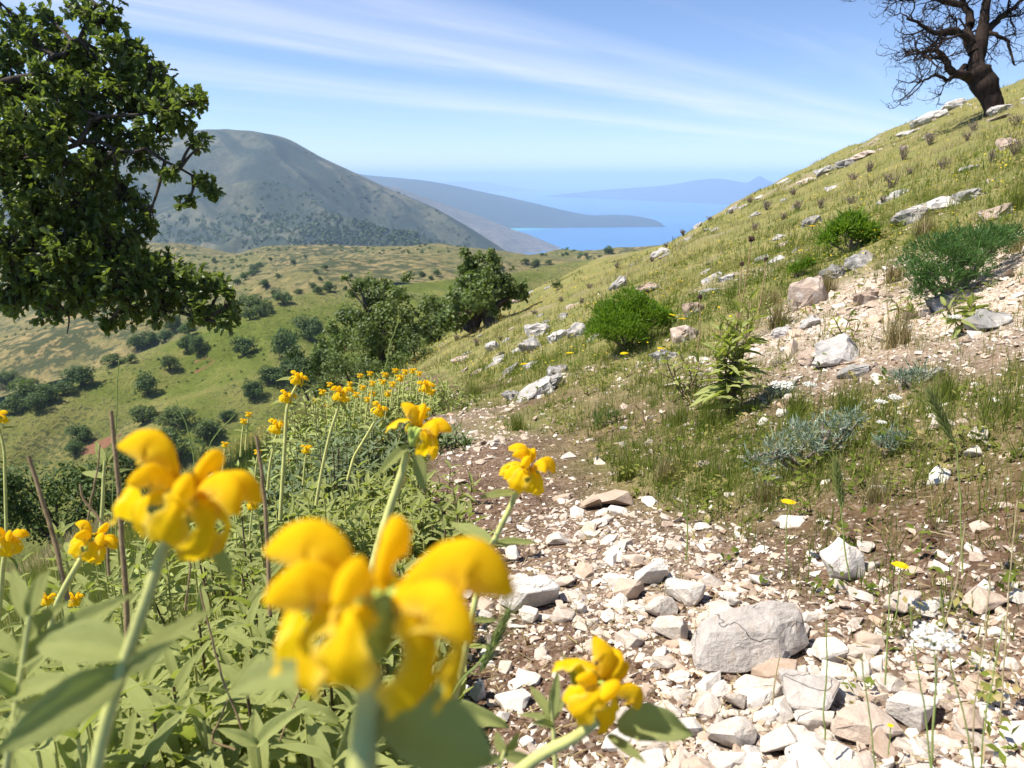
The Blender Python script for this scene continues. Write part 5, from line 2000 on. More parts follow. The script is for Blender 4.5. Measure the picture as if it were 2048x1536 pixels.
stalk('tall stalk with two flower tiers rising against the spur oaks', [(596, 765), (586, 785), (574, 815), (570, 880), (565, 960), (560, 1040)], 7,
      [(595, 757, 38, [170, 20, 260, 90, 300]), (572, 795, 34, [170, 15, 260, 300, 90])],
      [(568, 885, 532, 880, .05), (570, 885, 618, 880, .05), (572, 806, 535, 800, .03), (574, 806, 612, 815, .05), (590, 762, 552, 752, 0), (600, 768, 634, 772, .02)], 2.15, seed=6)
stalk('tall stalk with one full head, right of the two-tier stalk', [(680, 798), (675, 820), (662, 860), (650, 910), (640, 960), (632, 1010)], 7,
      [(682, 790, 44, [170, 10, 260, 300, 90, 215])], [(676, 802, 646, 815, 0), (682, 803, 695, 825, 0), (662, 862, 640, 858, .03), (662, 862, 684, 868, .03), (684, 785, 700, 755, .03, (1, 0, 0))], 1.95, seed=7)
stalk('short flower head left of the two-tier stalk', [(553, 868), (548, 890), (540, 930), (535, 980)], 6, [(554, 856, 38, [175, 10, 255, 300, 90])], [(550, 880, 530, 895, 0), (552, 880, 575, 890, 0)], 2.2, seed=8)
stalk('flower head on a slanting stalk in front of the dark bush', [(755, 832), (742, 856), (725, 885), (708, 915), (695, 960)], 6, [(757, 822, 34, [175, 10, 260, 300, 80])],
      [(740, 858, 715, 850, .03), (740, 860, 765, 862, .03), (752, 836, 730, 838, 0)], 2.3, seed=9)
stalk('two-tier flower stalk beside the path, above the head with hanging leaves', [(850, 775), (846, 800), (843, 840), (838, 900), (832, 960)], 6,
      [(851, 775, 36, [175, 10, 260, 300, 90]), (845, 826, 34, [175, 10, 260, 300, 90])], [(846, 785, 828, 778, 0), (846, 830, 858, 850, 0)], 2.2, seed=10)
stalk('small yellow flower head at the left on a slanting stem', [(170, 1105), (155, 1130), (130, 1175), (110, 1220), (95, 1290)], 13,
      [(183, 1085, 88, [175, 350, 300, 250, 90, 30])], [(160, 1120, 120, 1060, .03), (150, 1140, 205, 1150, .03)], .95, seed=11)
stalk('yellow flower head cut by the left edge below the dark bush', [(10, 1105), (5, 1140), (0, 1200), (-8, 1280)], 10, [(15, 1085, 72, [175, 350, 300, 250, 90, 30])], [(8, 1110, 48, 1130, .03)], 1.12, seed=12)
stalk('small flower head on the left edge, high against the valley', [(-2, 858), (8, 900), (10, 960), (12, 1040), (14, 1110)], 6, [(-2, 836, 40, [175, 350, 300, 250, 90])], [(0, 858, 40, 850, .03)], 1.9, seed=13)
# the yellow patch at the bend and lone heads in the thicket
for k, (px, py, sz) in enumerate([(765, 765, 15), (785, 770, 15), (800, 757, 18), (810, 745, 15), (825, 742, 15), (838, 748, 13), (770, 750, 14), (745, 768, 14), (725, 776, 14), (712, 790, 15), (700, 768, 13), (690, 800, 14),
                                  (735, 800, 15), (745, 788, 17), (775, 788, 19), (750, 808, 14), (720, 752, 12), (740, 748, 13), (790, 742, 13), (862, 785, 16), (645, 785, 15), (660, 770, 13), (632, 802, 14), (655, 815, 12)]):
    stalk('yellow flower head in the patch of flowers at the bend of the path', [(px, py + 6), (px - 2, py + 22), (px - 5, py + 50)], 3, [(px, py, sz * 1.05, [175, 10, 265, 310, 90])], [(px - 2, py + 16, px - 14, py + 12, 0), (px - 2, py + 16, px + 12, py + 14, 0)], 4.3 + .11 * k,
          group='flower heads at the bend of the path', seed=20 + k)
for k, (px, py, sz, label) in enumerate([(612, 900, 18, 'small flower head low in the dark bush right of the two-tier stalk'), (497, 830, 12, 'small flower head on a dark stalk left of the two-tier stalk'),
                                         (487, 843, 12, 'lower flower head beside the dark stalk left of the two-tier stalk'), (430, 1120, 16, 'small flower head deep in the sage under the second big flower'),
                                         (505, 1010, 22, 'flower head peeping out right of the second big flower'), (150, 1200, 26, 'flower head half hidden in the leaves at the left'), (95, 1200, 24, 'flower head low in the leaves near the left edge'),
                                         (450, 890, 12, 'tiny flower head on the steep meadow edge'), (515, 905, 12, 'tiny flower head at the foot of the two-tier stalk')]):
    stalk(label, [(px, py + 8), (px - 3, py + 30), (px - 6, py + 70)], 4, [(px, py, sz * 1.3, [175, 10, 265, 310, 90])], [(px - 2, py + 20, px - 20, py + 14, 0), (px - 2, py + 20, px + 18, py + 18, 0)], 1.7 if sz > 20 else 2.6, seed=60 + k)

# broad leafy shoots without a flower, close to the viewer
for k, (pts, w, leaves, d, label) in enumerate([
        ([(60, 1230), (45, 1330), (30, 1430), (10, 1560), (-20, 1900)], 16,
         [(58, 1240, 20, 1130, .02), (62, 1240, 90, 1125, .02), (45, 1300, 130, 1175, .03), (42, 1310, -60, 1230, 0), (40, 1330, 255, 1180, .02), (35, 1390, -70, 1330, -.02), (30, 1390, 130, 1345, -.03), (25, 1440, 120, 1400, -.04), (60, 1235, 65, 1150, 0)], .42,
         'pale leafy shoot at the left edge, close to the viewer, without a flower'),
        ([(1100, 1400), (1105, 1440), (1108, 1480), (1112, 1550), (1120, 1700)], 10,
         [(1103, 1435, 1060, 1365, .02), (1105, 1440, 1130, 1385, .02), (1104, 1440, 1045, 1420, .0), (1105, 1435, 1115, 1345, .0), (1106, 1455, 1075, 1440, -.02)], .62, 'small leafy shoot beside the low flower head'),
        ([(1010, 1500), (1000, 1530), (985, 1580), (960, 1700)], 10,
         [(1010, 1505, 985, 1462, .01, (0, -1, .2), 1.8), (1010, 1505, 1050, 1470, .01, (0, -1, .2), 1.8), (1008, 1510, 1070, 1520, .0, (0, -.8, .5), 1.6), (1005, 1515, 965, 1525, 0, (0, -.8, .5), 1.5)], .50, 'bright yellow-green leaf tuft at the bottom edge'),
        ([(870, 1330), (862, 1380), (850, 1440), (840, 1530), (830, 1650)], 9,
         [(866, 1350, 915, 1290, .03), (862, 1370, 900, 1400, .02), (860, 1380, 835, 1330, .02), (855, 1410, 905, 1470, .0), (855, 1415, 1030, 1440, .02)], .80, 'sage shoot beside the path behind the biggest flower'),
        ([(210, 920), (207, 960), (205, 1010), (200, 1080)], 8, [(210, 930, 190, 880, .02), (210, 932, 232, 892, .02), (207, 955, 160, 940, .03), (207, 957, 262, 930, .03)], 1.3, 'young sage shoot with four leaves against the dark bush')]):
    line = [np.array(P(a, b, d)) for a, b in pts]
    foot = Vector(line[-1])
    t = empty('sage_shoot', foot, label, 'plant', 'leafy sage shoots')
    V, F = tube(spline(line, 12) - np.array(foot), np.linspace(w * .35, w * .55, 12) * d / FOC, 7)
    mk('stem', V, F, M_STEM, t, True)
    for q, lf in enumerate(leaves):
        a, b = np.array(P(lf[0], lf[1], d)), np.array(P(lf[2], lf[3], d + lf[4]))
        up = np.array(lf[5] if len(lf) > 5 else (0, -.5, .9), float)
        place_leaf(t, foot, a, b - a, up, float(np.linalg.norm(b - a)), SAGE_MESH[(k + q) % 6], (lf[6] if len(lf) > 6 else 1.05) * .85)
# ------------------------------------------------------------------ grass and herbs of the hillside
def blade(rows=4, width=1.0):
    V, F = [], []
    for i in range(rows):
        t = i / (rows - 1)
        w = .5 * width * (1 - t ** 1.6) + .02
        V += [(-w, .32 * t * t, t), (w, .32 * t * t, t)]
    for i in range(rows - 1):
        a = 2 * i
        F.append((a, a + 1, a + 3, a + 2))
    return np.array(V), np.array(F)


BL_V, BL_F = blade(3)


def grass_material(name, stops, trans=.35):
    m, n, l, out = material(name)
    t = attr(n, 'tint')
    c = ramp(n, l, t, stops)
    d = n.new('ShaderNodeBsdfDiffuse')
    tr = n.new('ShaderNodeBsdfTranslucent')
    l.new(c, d.inputs[0])
    l.new(c, tr.inputs[0])
    mx = n.new('ShaderNodeMixShader')
    mx.inputs[0].default_value = trans
    l.new(d.outputs[0], mx.inputs[1])
    l.new(tr.outputs[0], mx.inputs[2])
    l.new(mx.outputs[0], out.inputs[0])
    return m


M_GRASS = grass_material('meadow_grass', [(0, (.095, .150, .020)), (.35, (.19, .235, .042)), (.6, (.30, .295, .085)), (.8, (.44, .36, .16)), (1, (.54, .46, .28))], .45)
M_TUSSOCK = grass_material('dry_tussock', [(0, (.13, .15, .04)), (.4, (.22, .20, .075)), (.7, (.36, .28, .13)), (1, (.46, .38, .22))])
M_BLOOM = grass_material('yellow_bloom', [(0, (.75, .50, .01)), (1, (.85, .68, .03))])
M_WHITE_BLOOM = grass_material('white_bloom', [(0, (.72, .72, .66)), (1, (.85, .85, .82))])


def blades(L, h, w, tint, lean=.35, r=rng, up=None):
    n = len(L)
    a = r.random(n) * 6.283
    le = np.abs(r.normal(0, lean, n))
    z = np.stack([np.cos(a) * le, np.sin(a) * le, np.ones(n)], -1)
    z = norm(z)
    side = norm(np.cross(z, np.stack([np.sin(a + r.uniform(-.8, .8, n)), -np.cos(a), np.zeros(n)], -1) + 1e-4))
    side = norm(np.stack([-np.sin(a), np.cos(a), np.zeros(n)], -1) + r.normal(0, .6, (n, 3)) * np.array([1, 1, 0]))
    y = np.cross(z, side)
    y = norm(y)
    x = np.cross(y, z)
    A = np.stack([x * w[:, None], y * (h * r.uniform(.2, 1.3, n))[:, None], z * h[:, None]], 1)
    return bake(BL_V, BL_F, L, A, tint)


def build_grass():
    j = Join()
    # near and middle: tufts, thinner with distance, each blade broader so that it still covers
    for (n, r0, r1, per, h0, w0) in [(12500, 1.4, 4.6, 12, .10, .0024), (11000, 3.8, 11, 8, .11, .0042), (11000, 10, 30, 5, .11, .010), (11000, 28, 80, 3, .13, .030)]:
        n = int(n * 1.12)
        x, y, r = scatter_polar(n, r0, r1, -40, 50, .8)
        g, gr = zones(x, y)
        s = x - path_x(np.maximum(y, 0))
        patch = fbm(x * .9, y * .9, 3, 121)
        dens = np.clip(gr * (.75 + .6 * patch) + .10 * (1 - gr) * (np.abs(s) > .45), 0, 1)
        dens = np.where((s < -.4) & (r < 5), np.maximum(dens, .35), np.where((s < .45) & (r < 5), dens * .12, dens))
        k = rng.random(n) < dens
        x, y, r, gr, patch = x[k], y[k], r[k], gr[k], patch[k]
        z = H(x, y)
        fr, *_ = in_frame(x, y, z, 600)
        x, y, z, r, gr, patch = x[fr], y[fr], z[fr], r[fr], gr[fr], patch[fr]
        m = len(x)
        tuft_h = h0 * np.where(x < path_x(y) - .4, 1.8, 1) * rng.uniform(.45, 1.45, m) * (.6 + .5 * gr)
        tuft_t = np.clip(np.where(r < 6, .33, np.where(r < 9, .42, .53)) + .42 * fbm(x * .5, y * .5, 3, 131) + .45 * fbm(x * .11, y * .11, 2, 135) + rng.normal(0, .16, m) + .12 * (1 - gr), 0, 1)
        cnt = rng.poisson(per, m) + 2
        i = np.repeat(np.arange(m), cnt)
        sp = np.where(r0 < 8, .018, .05) * (1 + r0 * .06)
        bx, by = x[i] + rng.normal(0, sp, len(i)), y[i] + rng.normal(0, sp, len(i))
        hh = tuft_h[i] * rng.uniform(.5, 1.25, len(i))
        L = np.stack([bx, by, H(bx, by) - .01], -1)
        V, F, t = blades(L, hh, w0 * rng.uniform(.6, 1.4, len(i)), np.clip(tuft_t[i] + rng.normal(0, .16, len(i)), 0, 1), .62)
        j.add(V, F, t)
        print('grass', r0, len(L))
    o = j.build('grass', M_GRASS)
    tag(o, 'green and straw-coloured grass growing in tufts over the stony slope', 'grass', None, 'stuff')
    print('grass faces', sum(len(f) for f in j.F[4]))


build_grass()


def build_specks():
    """Tiny yellow blooms over the whole slope."""
    x, y, r = scatter_polar(15000, 4, 60, -32, 42, .7)
    g, gr = zones(x, y)
    pt = fbm(x * .22, y * .22, 3, 141)
    k = (rng.random(len(x)) < gr * np.clip(.45 + pt * 1.2, 0, 1)) & (np.abs(x - path_x(y)) > .6)
    x, y, r = x[k], y[k], r[k]
    h = rng.uniform(.08, .24, len(x))
    z = H(x, y) + h
    fr, *_ = in_frame(x, y, z, 40)
    x, y, z, r = x[fr], y[fr], z[fr], r[fr]
    n = len(x)
    s = .0065 * (1 + .07 * r) * rng.uniform(.6, 1.3, n)
    star = np.array([[math.cos(a) * (1 if i % 2 == 0 else .55), math.sin(a) * (1 if i % 2 == 0 else .55), .15 if i % 2 == 0 else -.1] for i, a in enumerate(np.arange(8) * math.pi / 4)])
    V0 = np.vstack([[0, 0, -.15], star])
    F0 = np.array([(0, 1 + i, 1 + (i + 1) % 8) for i in range(8)])
    A = frames(rand_dirs(n) * np.array([1, 1, .2]), np.array([0, 0, 1.0]) + rng.normal(0, .35, (n, 3)), s)
    V, F, t = bake(V0, F0, np.stack([x, y, z], -1), A)
    j = Join()
    j.add(V, F, t)
    o = j.build('wildflowers', M_BLOOM)
    tag(o, 'tiny yellow wildflowers dotted through the grass of the slope', 'wildflowers', None, 'stuff')


build_specks()


def build_herbs():
    """Small broad-leaved weeds between the grass."""
    x, y, r = scatter_polar(15000, 1.1, 14, -30, 48, .7)
    g, gr = zones(x, y)
    pt = fbm(x * 1.1, y * 1.1, 3, 151)
    s = np.abs(x - path_x(y))
    k = rng.random(len(x)) < np.clip((.12 + .55 * gr) * (.5 + pt), 0, 1) * (s > .35)
    x, y, r = x[k], y[k], r[k]
    fr, *_ = in_frame(x, y, H(x, y), 60)
    x, y, r = x[fr], y[fr], r[fr]
    per = rng.integers(7, 16, len(x))
    i = np.repeat(np.arange(len(x)), per)
    n = len(i)
    hh = rng.uniform(.01, .10, len(x))[i] * rng.random(n)
    bx, by = x[i] + rng.normal(0, .016, n) * (1 + .06 * r[i]), y[i] + rng.normal(0, .016, n) * (1 + .06 * r[i])
    L = np.stack([bx, by, H(bx, by) + hh], -1)
    ln = rng.uniform(.010, .026, n) * (1 + .09 * r[i])
    d = rand_dirs(n) * np.array([1, 1, .4]) + np.array([0, 0, .35])
    A = frames(d, np.array([0, 0, 1.0]) + rng.normal(0, .5, (n, 3)), ln, ln * rng.uniform(.5, 1.2, n), ln)
    V, F, t = bake(LEAF_QUAD[0], LEAF_QUAD[1], L, A, np.clip(rng.random(len(x))[i] * .75 + .15 * rng.random(n), 0, 1))
    j = Join()
    j.add(V, F, t)
    o = j.build('ground_herbs', M_GRASS)
    tag(o, 'small broad-leaved weeds growing between grass and stones', 'weeds', None, 'stuff')


build_herbs()


def build_litter():
    """Dry bits of grass and twig on the bare soil."""
    x, y, r = scatter_polar(9000, 1.0, 6, -25, 45, .5)
    g, gr = zones(x, y)
    k = rng.random(len(x)) < .35 + .4 * (1 - gr)
    x, y = x[k], y[k]
    z = H(x, y) + .006
    fr, *_ = in_frame(x, y, z, 10)
    x, y, z = x[fr], y[fr], z[fr]
    n = len(x)
    tw = np.array([[0, -.5, 0], [0, .5, 0], [.5, .4, .05], [.5, -.6, .05], [1, .0, -.02], [1, -1.0, 0]])
    tf = np.array([(0, 3, 2, 1), (3, 5, 4, 2)])
    ln = rng.uniform(.012, .05, n)
    A = frames(rand_dirs(n) * np.array([1, 1, .25]), np.array([0, 0, 1.0]) + rng.normal(0, .4, (n, 3)), ln, .0016 * rng.uniform(.6, 1.8, n), ln * .3)
    V, F, t = bake(tw, tf, np.stack([x, y, z], -1), A, rng.uniform(.55, 1, n))
    j = Join()
    j.add(V, F, t)
    o = j.build('dry_litter', M_TUSSOCK)
    tag(o, 'dry grass bits and twigs lying on the bare soil', 'litter', None, 'stuff')


build_litter()


# ---- shrubs and plants one can point to
M_JUNIPER = leafy('juniper_sprays', (.115, .22, .014), (.12, .20, .02), trans=.4, tcol=(.26, .42, .02), tintvar=.5, warm=(.17, .23, .02), rough=.6)
M_SPINY = leafy('spiny_cushion', (.068, .155, .036), (.08, .15, .04), trans=.32, tcol=(.16, .30, .05), tintvar=.5, warm=(.16, .21, .05), rough=.6)
M_SILVER = leafy('silver_leaves', (.17, .235, .165), (.26, .31, .24), trans=.15, tintvar=.35, warm=(.20, .25, .12), rough=.7)
M_FRESH = leafy('fresh_leaves', (.10, .17, .035), (.16, .21, .07), trans=.3, tintvar=.4, warm=(.22, .24, .06), rough=.6)
M_TWIG = simple('grey_twig', (.21, .165, .13), .9, 30, .35)


def px_frame(px, py):
    g = solve_ground(px, py)
    d = g.dot(Vector((0, CP, -SP)))
    return g, d, d / FOC


SPRAY = (np.array([[0, -.06, 0], [.55, -.16, .06], [1, 0, 0], [.55, .16, .06]]), np.array([[0, 1, 2, 3]]))


def cushion(px, py, lobes, n, leaf, label, mat, seed, cat='shrub', name='shrub', inner=.55, thin=.35):
    """A dense shrub: lobes are (px, py, radius px, depth offset m); short sprays crowd its skin."""
    g, d, k = px_frame(px, py)
    t = empty(name, g, label, cat)
    B = np.array(g)
    r = np.random.default_rng(seed)
    cs, rs = [], []
    for a, b, R, dd in lobes:
        c = np.array(P(a, b, d + dd)) - B
        cs.append(c)
        rs.append(R * k)
        for _ in range(5):
            v = rand_dirs(1, r)[0]
            cs.append(c + v * R * k * r.uniform(.45, .95) * np.array([1, 1, .8]))
            rs.append(R * k * r.uniform(.28, .5))
    cs, rs = np.array(cs), np.array(rs)
    w = rs ** 2
    i = r.choice(len(cs), n, p=w / w.sum())
    dr = rand_dirs(n, r)
    dr[:, 2] = np.where(dr[:, 2] < -.3, -dr[:, 2], dr[:, 2])
    L = cs[i] + dr * (rs[i] * (1 - inner * r.random(n) ** 2.2))[:, None] * np.array([1, 1, .85])
    fw = norm(dr + r.normal(0, .55, (n, 3)) + np.array([0, 0, .45]))
    s = leaf * r.uniform(.6, 1.4, n) * (1 + (r.random(n) < .07) * r.uniform(.5, 2.2, n))
    A = frames(fw, rand_dirs(n, r), s, leaf * thin * 3 * r.uniform(.6, 1.2, n), s)
    V, F, tt = bake(SPRAY[0], SPRAY[1], L, A, np.clip(.6 * r.random(n) + .4 * r.random(len(cs))[i], 0, 1))
    mk('foliage', V, F, mat, t, False, {'tint': tt})
    j = Join()
    for c in cs[::3]:
        v, f = tube(spline([np.array([0, 0, -.03]) + r.normal(0, .02, 3), c * .5 + r.normal(0, .02, 3), c], 5), np.linspace(.012, .004, 5), 5)
        j.add(v, f)
    j.build('stem', M_TWIG, t, True)
    return t


cushion(1255, 700, [(1235, 650, 48, 0), (1285, 640, 46, 0), (1260, 610, 36, .05), (1205, 670, 34, -.05), (1320, 640, 28, 0), (1255, 668, 40, -.15), (1215, 625, 26, .1)], 12500, .034,
        'bright green round juniper-like shrub on the slope beside the path, brightest in the picture', M_JUNIPER, 71)
cushion(1700, 502, [(1690, 468, 30, 0), (1725, 470, 28, 0), (1705, 450, 24, .05), (1655, 485, 18, 0), (1745, 482, 18, 0)], 5200, .042,
        'low bright green shrub higher up the slope, above the broken grey ledge', M_JUNIPER, 72)
cushion(1900, 600, [(1870, 520, 56, 0), (1930, 505, 54, .1), (1980, 488, 44, .2), (1840, 550, 30, -.1), (1880, 565, 40, -.1), (1940, 540, 40, -.05), (2015, 480, 30, .3), (1850, 585, 26, -.1)], 9500, .028,
        'dark green spiny cushion shrub overhanging the pale earth near the right edge', M_SPINY, 73, thin=.2)
cushion(1602, 552, [(1600, 540, 14, 0), (1615, 532, 12, 0), (1585, 545, 9, 0)], 700, .035, 'small bright green seedling shrub left of the tilted slab', M_JUNIPER, 74)
cushion(1115, 580, [(1115, 574, 9, 0)], 300, .09, 'tiny dark shrub on the slope right of the forked oak', M_DARKTREE, 75)
for k, (px, py, lobes, label) in enumerate([
        (1620, 935, [(1560, 905, 40, 0), (1610, 885, 44, 0), (1660, 860, 40, 0), (1700, 845, 30, 0), (1520, 930, 26, 0)], 'silvery blue-green sprawling herb on the earth bank, the largest of its kind'),
        (1815, 775, [(1800, 758, 22, 0), (1835, 752, 18, 0)], 'small silvery blue-green herb in the tall grass at the right'),
        (1790, 905, [(1775, 890, 22, 0), (1800, 885, 20, 0)], 'small silvery blue-green herb right of the sprawling one'),
        (1550, 800, [(1545, 790, 18, 0), (1575, 782, 16, 0)], 'silvery herb tuft under the white flowers in the grass'),
        (1215, 850, [(1205, 840, 18, 0), (1225, 832, 14, 0)], 'green herb tuft at the grass edge left of the dead twig')]):
    g, d, kk = px_frame(px, py)
    cushion(px, py, lobes, 1500 if k == 0 else 420, .020 if k < 4 else .024, label, M_SILVER if k < 4 else M_FRESH, 80 + k, 'herb', 'herb', .8, .22)


def leafy_plant(px, py, stems, leaf, label, seed, mat=None, name='sage_bush', nodes=7, wood=M_WOOD_STEM, group=None, per=1.0):
    """A plant of a few upright shoots; stems: (top px, top py, depth offset)."""
    g, d, k = px_frame(px, py)
    t = empty(name, g, label, 'plant', group)
    B = np.array(g)
    r = np.random.default_rng(seed)
    sj = Join()
    cnt = 0
    for (a, b, dd) in stems:
        e = np.array(P(a, b, d + dd))
        pts, ls = shoot_leaves(B + r.normal(0, .012, 3) * np.array([1, 1, 0]), e, r, nodes, leaf, r.normal(0, .02, 3))
        v, f = tube(pts - B, np.linspace(.005, .0022, 8), 5)
        sj.add(v, f)
        for p, dr, up, ln in ls:
            if cnt < 290:
                place_leaf(t, g, p, dr, up, ln, SAGE_MESH[int(r.integers(6))])
                cnt += 1
    sj.build('stem', wood, t, True)
    return t


leafy_plant(1462, 835, [(1478, 625, 0), (1440, 660, .03), (1510, 640, -.03), (1460, 690, -.06), (1490, 680, .05), (1430, 700, 0), (1475, 740, -.05), (1500, 600, .05), (1455, 640, .04), (1482, 655, -.06), (1445, 760, 0)], .118,
            'upright leafy sage standing in the grass to the right of the bright round shrub', 91, nodes=7)
leafy_plant(1375, 790, [(1330, 700, 0), (1360, 710, .03), (1395, 715, 0), (1318, 745, -.03), (1345, 730, .04)], .07, 'small leaning sage left of the upright leafy sage', 92, nodes=5)
leafy_plant(1920, 665, [(1890, 610, 0), (1930, 590, .05), (1960, 625, 0), (1900, 640, -.05), (1945, 600, .1), (1975, 640, 0)], .075, 'pale sage bush at the right in front of the spiny cushion', 93, nodes=5)
leafy_plant(1690, 690, [(1670, 640, 0), (1700, 630, .03), (1720, 645, 0), (1655, 660, 0)], .05, 'small sage growing out of the pale scree', 94, nodes=5)
leafy_plant(1800, 640, [(1780, 600, 0), (1815, 598, .03), (1835, 612, 0)], .06, 'small sage at the lower edge of the spiny cushion', 95, nodes=4)
leafy_plant(1560, 650, [(1535, 600, 0), (1560, 588, .03), (1580, 605, 0), (1550, 615, 0)], .045, 'leafy broom-like bush with brown foot in the scree', 96, nodes=6)
leafy_plant(1180, 660 + 130, [(1170, 770, 0), (1190, 768, 0)], .03, 'little leafy plant among stones below the bright round shrub', 97, nodes=3)


def tussock(px, py, w, h, label, seed, mat=M_TUSSOCK, n=260, lean=.35, tint=(.3, 1.0), name='grass_tussock', cat='tussock', bw=.0028, group=None):
    g, d, k = px_frame(px, py)
    r = np.random.default_rng(seed)
    t = mkg = None
    L = np.stack([r.normal(0, w * k * .16, n), r.normal(0, w * k * .16, n), np.full(n, -.02)], -1)
    V, F, tt = blades(L, h * k * r.uniform(.5, 1.25, n), bw * np.sqrt(d / 3) * r.uniform(.7, 1.3, n), r.uniform(tint[0], tint[1], n), lean, r)
    o = mk(name, V, F, mat, None, False, {'tint': tt}, loc=g)
    return tag(o, label, cat, group)


for k, (px, py, w, h, label) in enumerate([
        (1650, 588, 60, 55, 'dry tussock beside the tilted slab'), (1790, 562, 70, 60, 'dry tussock at the left end of the spiny cushion'), (1795, 692, 80, 80, 'dark dry tussock at the edge of the scree above the tall grass'),
        (1555, 655, 50, 55, 'brown wiry tussock under the leafy broom-like bush'), (1850, 470, 70, 50, 'dry tussock among the outcrops above the spiny cushion'), (2035, 420, 60, 60, 'green tussock at the right edge among the outcrops'),
        (2040, 500, 60, 40, 'straw tussock at the right edge beside the spiny cushion'), (1545, 610, 50, 36, 'straw tussock behind the leafy broom-like bush'), (950, 790, 60, 30, 'green tussock at the bend of the path'),
        (1035, 860, 50, 40, 'green tussock in the stones beyond the flower over the path'), (1420, 860, 90, 70, 'thick green tussock left of the foot of the upright sage'), (1360, 850, 60, 50, 'green tussock left of the thick one by the upright sage'),
        (1600, 830, 80, 60, 'green tussock behind the sprawling silvery herb'), (1700, 830, 80, 70, 'tall green tussock right of the sprawling silvery herb'), (1900, 800, 90, 70, 'tall green tussock near the right edge above the red soil'),
        (1250, 960, 60, 60, 'dry green tussock at the gravel edge of the bank'), (1330, 960, 70, 60, 'dry tussock on the crumbling bank'), (1530, 1000, 50, 50, 'dry tussock left of the yellow dandelion'), (1750, 1000, 60, 60, 'dry tussock on the red soil right of the leaning spike')]):
    green = 'green' in label
    tussock(px, py, w, h, label, 500 + k, M_GRASS if green else M_TUSSOCK, 240, .4, (0, .62) if green else (.2, 1), group='grass tussocks on the slope')


def dry_shrub(px, py, w, h, label, seed, group=None):
    """A leafless twiggy dwarf shrub."""
    g, d, k = px_frame(px, py)
    r = np.random.default_rng(seed)
    j = Join()
    w, h = w * r.uniform(.55, 1.0), h * r.uniform(.4, .75)
    for q in range(20):
        a = r.random() * 6.28
        e = np.array([math.cos(a) * w * k * .5 * r.random(), math.sin(a) * w * k * .5 * r.random(), h * k * r.uniform(.6, 1.1)])
        p = spline([np.array([0, 0, -.03]), e * .5 + r.normal(0, .12 * w * k * .5, 3), e], 6)
        v, f = tube(p, np.linspace(.75, .3, 6) * k, 4)
        j.add(v, f, .5)
        for z in range(5):
            i = int(r.integers(2, 6))
            e2 = p[i] + norm(r.normal(0, 1, 3) + np.array([0, 0, .9])) * h * k * r.uniform(.15, .35)
            v, f = tube(np.array([p[i], (p[i] + e2) / 2 + r.normal(0, .03 * h * k, 3), e2]), np.array([.4, .3, .2]) * k, 4)
            j.add(v, f, .5)
    o = j.build('dry_shrub', M_TWIG, None, True)
    o.location = g
    return tag(o, label, 'dry shrub', group)


for k, (px, py, w, h) in enumerate([(1490, 400, 36, 24), (1530, 415, 30, 22), (1580, 390, 34, 26), (1600, 420, 40, 30), (1650, 410, 34, 24), (1700, 360, 40, 30), (1740, 340, 40, 34), (1780, 370, 50, 44), (1800, 320, 40, 34),
                                    (1850, 300, 44, 36), (1760, 400, 36, 30), (1880, 330, 44, 38), (1930, 290, 40, 36), (1960, 260, 36, 30), (1450, 430, 26, 18), (1420, 450, 24, 16), (1380, 470, 24, 14), (1990, 330, 44, 40),
                                    (2030, 260, 40, 40), (1690, 400, 40, 28), (1830, 350, 40, 34), (1560, 440, 34, 24), (1500, 455, 30, 20), (1340, 490, 22, 12), (1130, 600, 24, 12), (1180, 570, 24, 12), (1080, 620, 24, 12), (1240, 545, 26, 14),
                                    (1300, 530, 24, 14), (1160, 610, 24, 14), (1050, 660, 28, 14), (950, 700, 30, 18), (1000, 680, 26, 14), (900, 690, 26, 16)]):
    dry_shrub(px + random.uniform(-14, 14), py + random.uniform(-10, 10), w, h, 'bare brownish dwarf shrub standing in the grass of the upper slope', 700 + k, 'bare dwarf shrubs on the slope')
dry_shrub(2030, 310, 70, 60, 'larger dark bare shrub at the right edge below the dead tree', 760)


# ---- single stalks
def thin_stalk(pts, depth, w, mat, name, label, cat, group=None, head=None, seed=0):
    """A dry or green stem along photo pixels at one distance, thickness w px; head adds its own shape at the first point."""
    line = [np.array(P(q[0], q[1], depth + (q[2] if len(q) > 2 else 0))) for q in pts]
    foot = Vector(line[-1])
    gz = float(H(foot.x, foot.y))
    k = depth / FOC
    r = np.random.default_rng(seed)
    sp = spline(line, 14)
    sp[1:-1] += r.normal(0, .6 * k, (12, 3))
    if head is None:
        V, F = tube(sp - np.array(foot), np.linspace(.38, .52, 14) * w * k, 6)
        o = mk(name, V, F, mat, None, True, None, foot)
        return tag(o, label, cat, group)
    t = empty(name, foot, label, cat, group)
    V, F = tube(sp - np.array(foot), np.linspace(.38, .52, 14) * w * k, 6)
    mk('stem', V, F, mat, t, True)
    head(t, sp[0] - np.array(foot), norm(sp[0] - sp[2]), k, r)
    return t


def ball_head(size, mat):
    def f(t, c, ax, k, r):
        j = Join()
        d = rand_dirs(46, r)
        for q in d:
            v, ff = tube(np.array([c, c + q * size * k * .35, c + q * size * k * .5 * r.uniform(.8, 1.15)]), np.array([1.2, 1.4, .2]) * k * size / 14, 4)
            j.add(v, ff, .5)
        j.build('seed_head', mat, t, True)
    return f


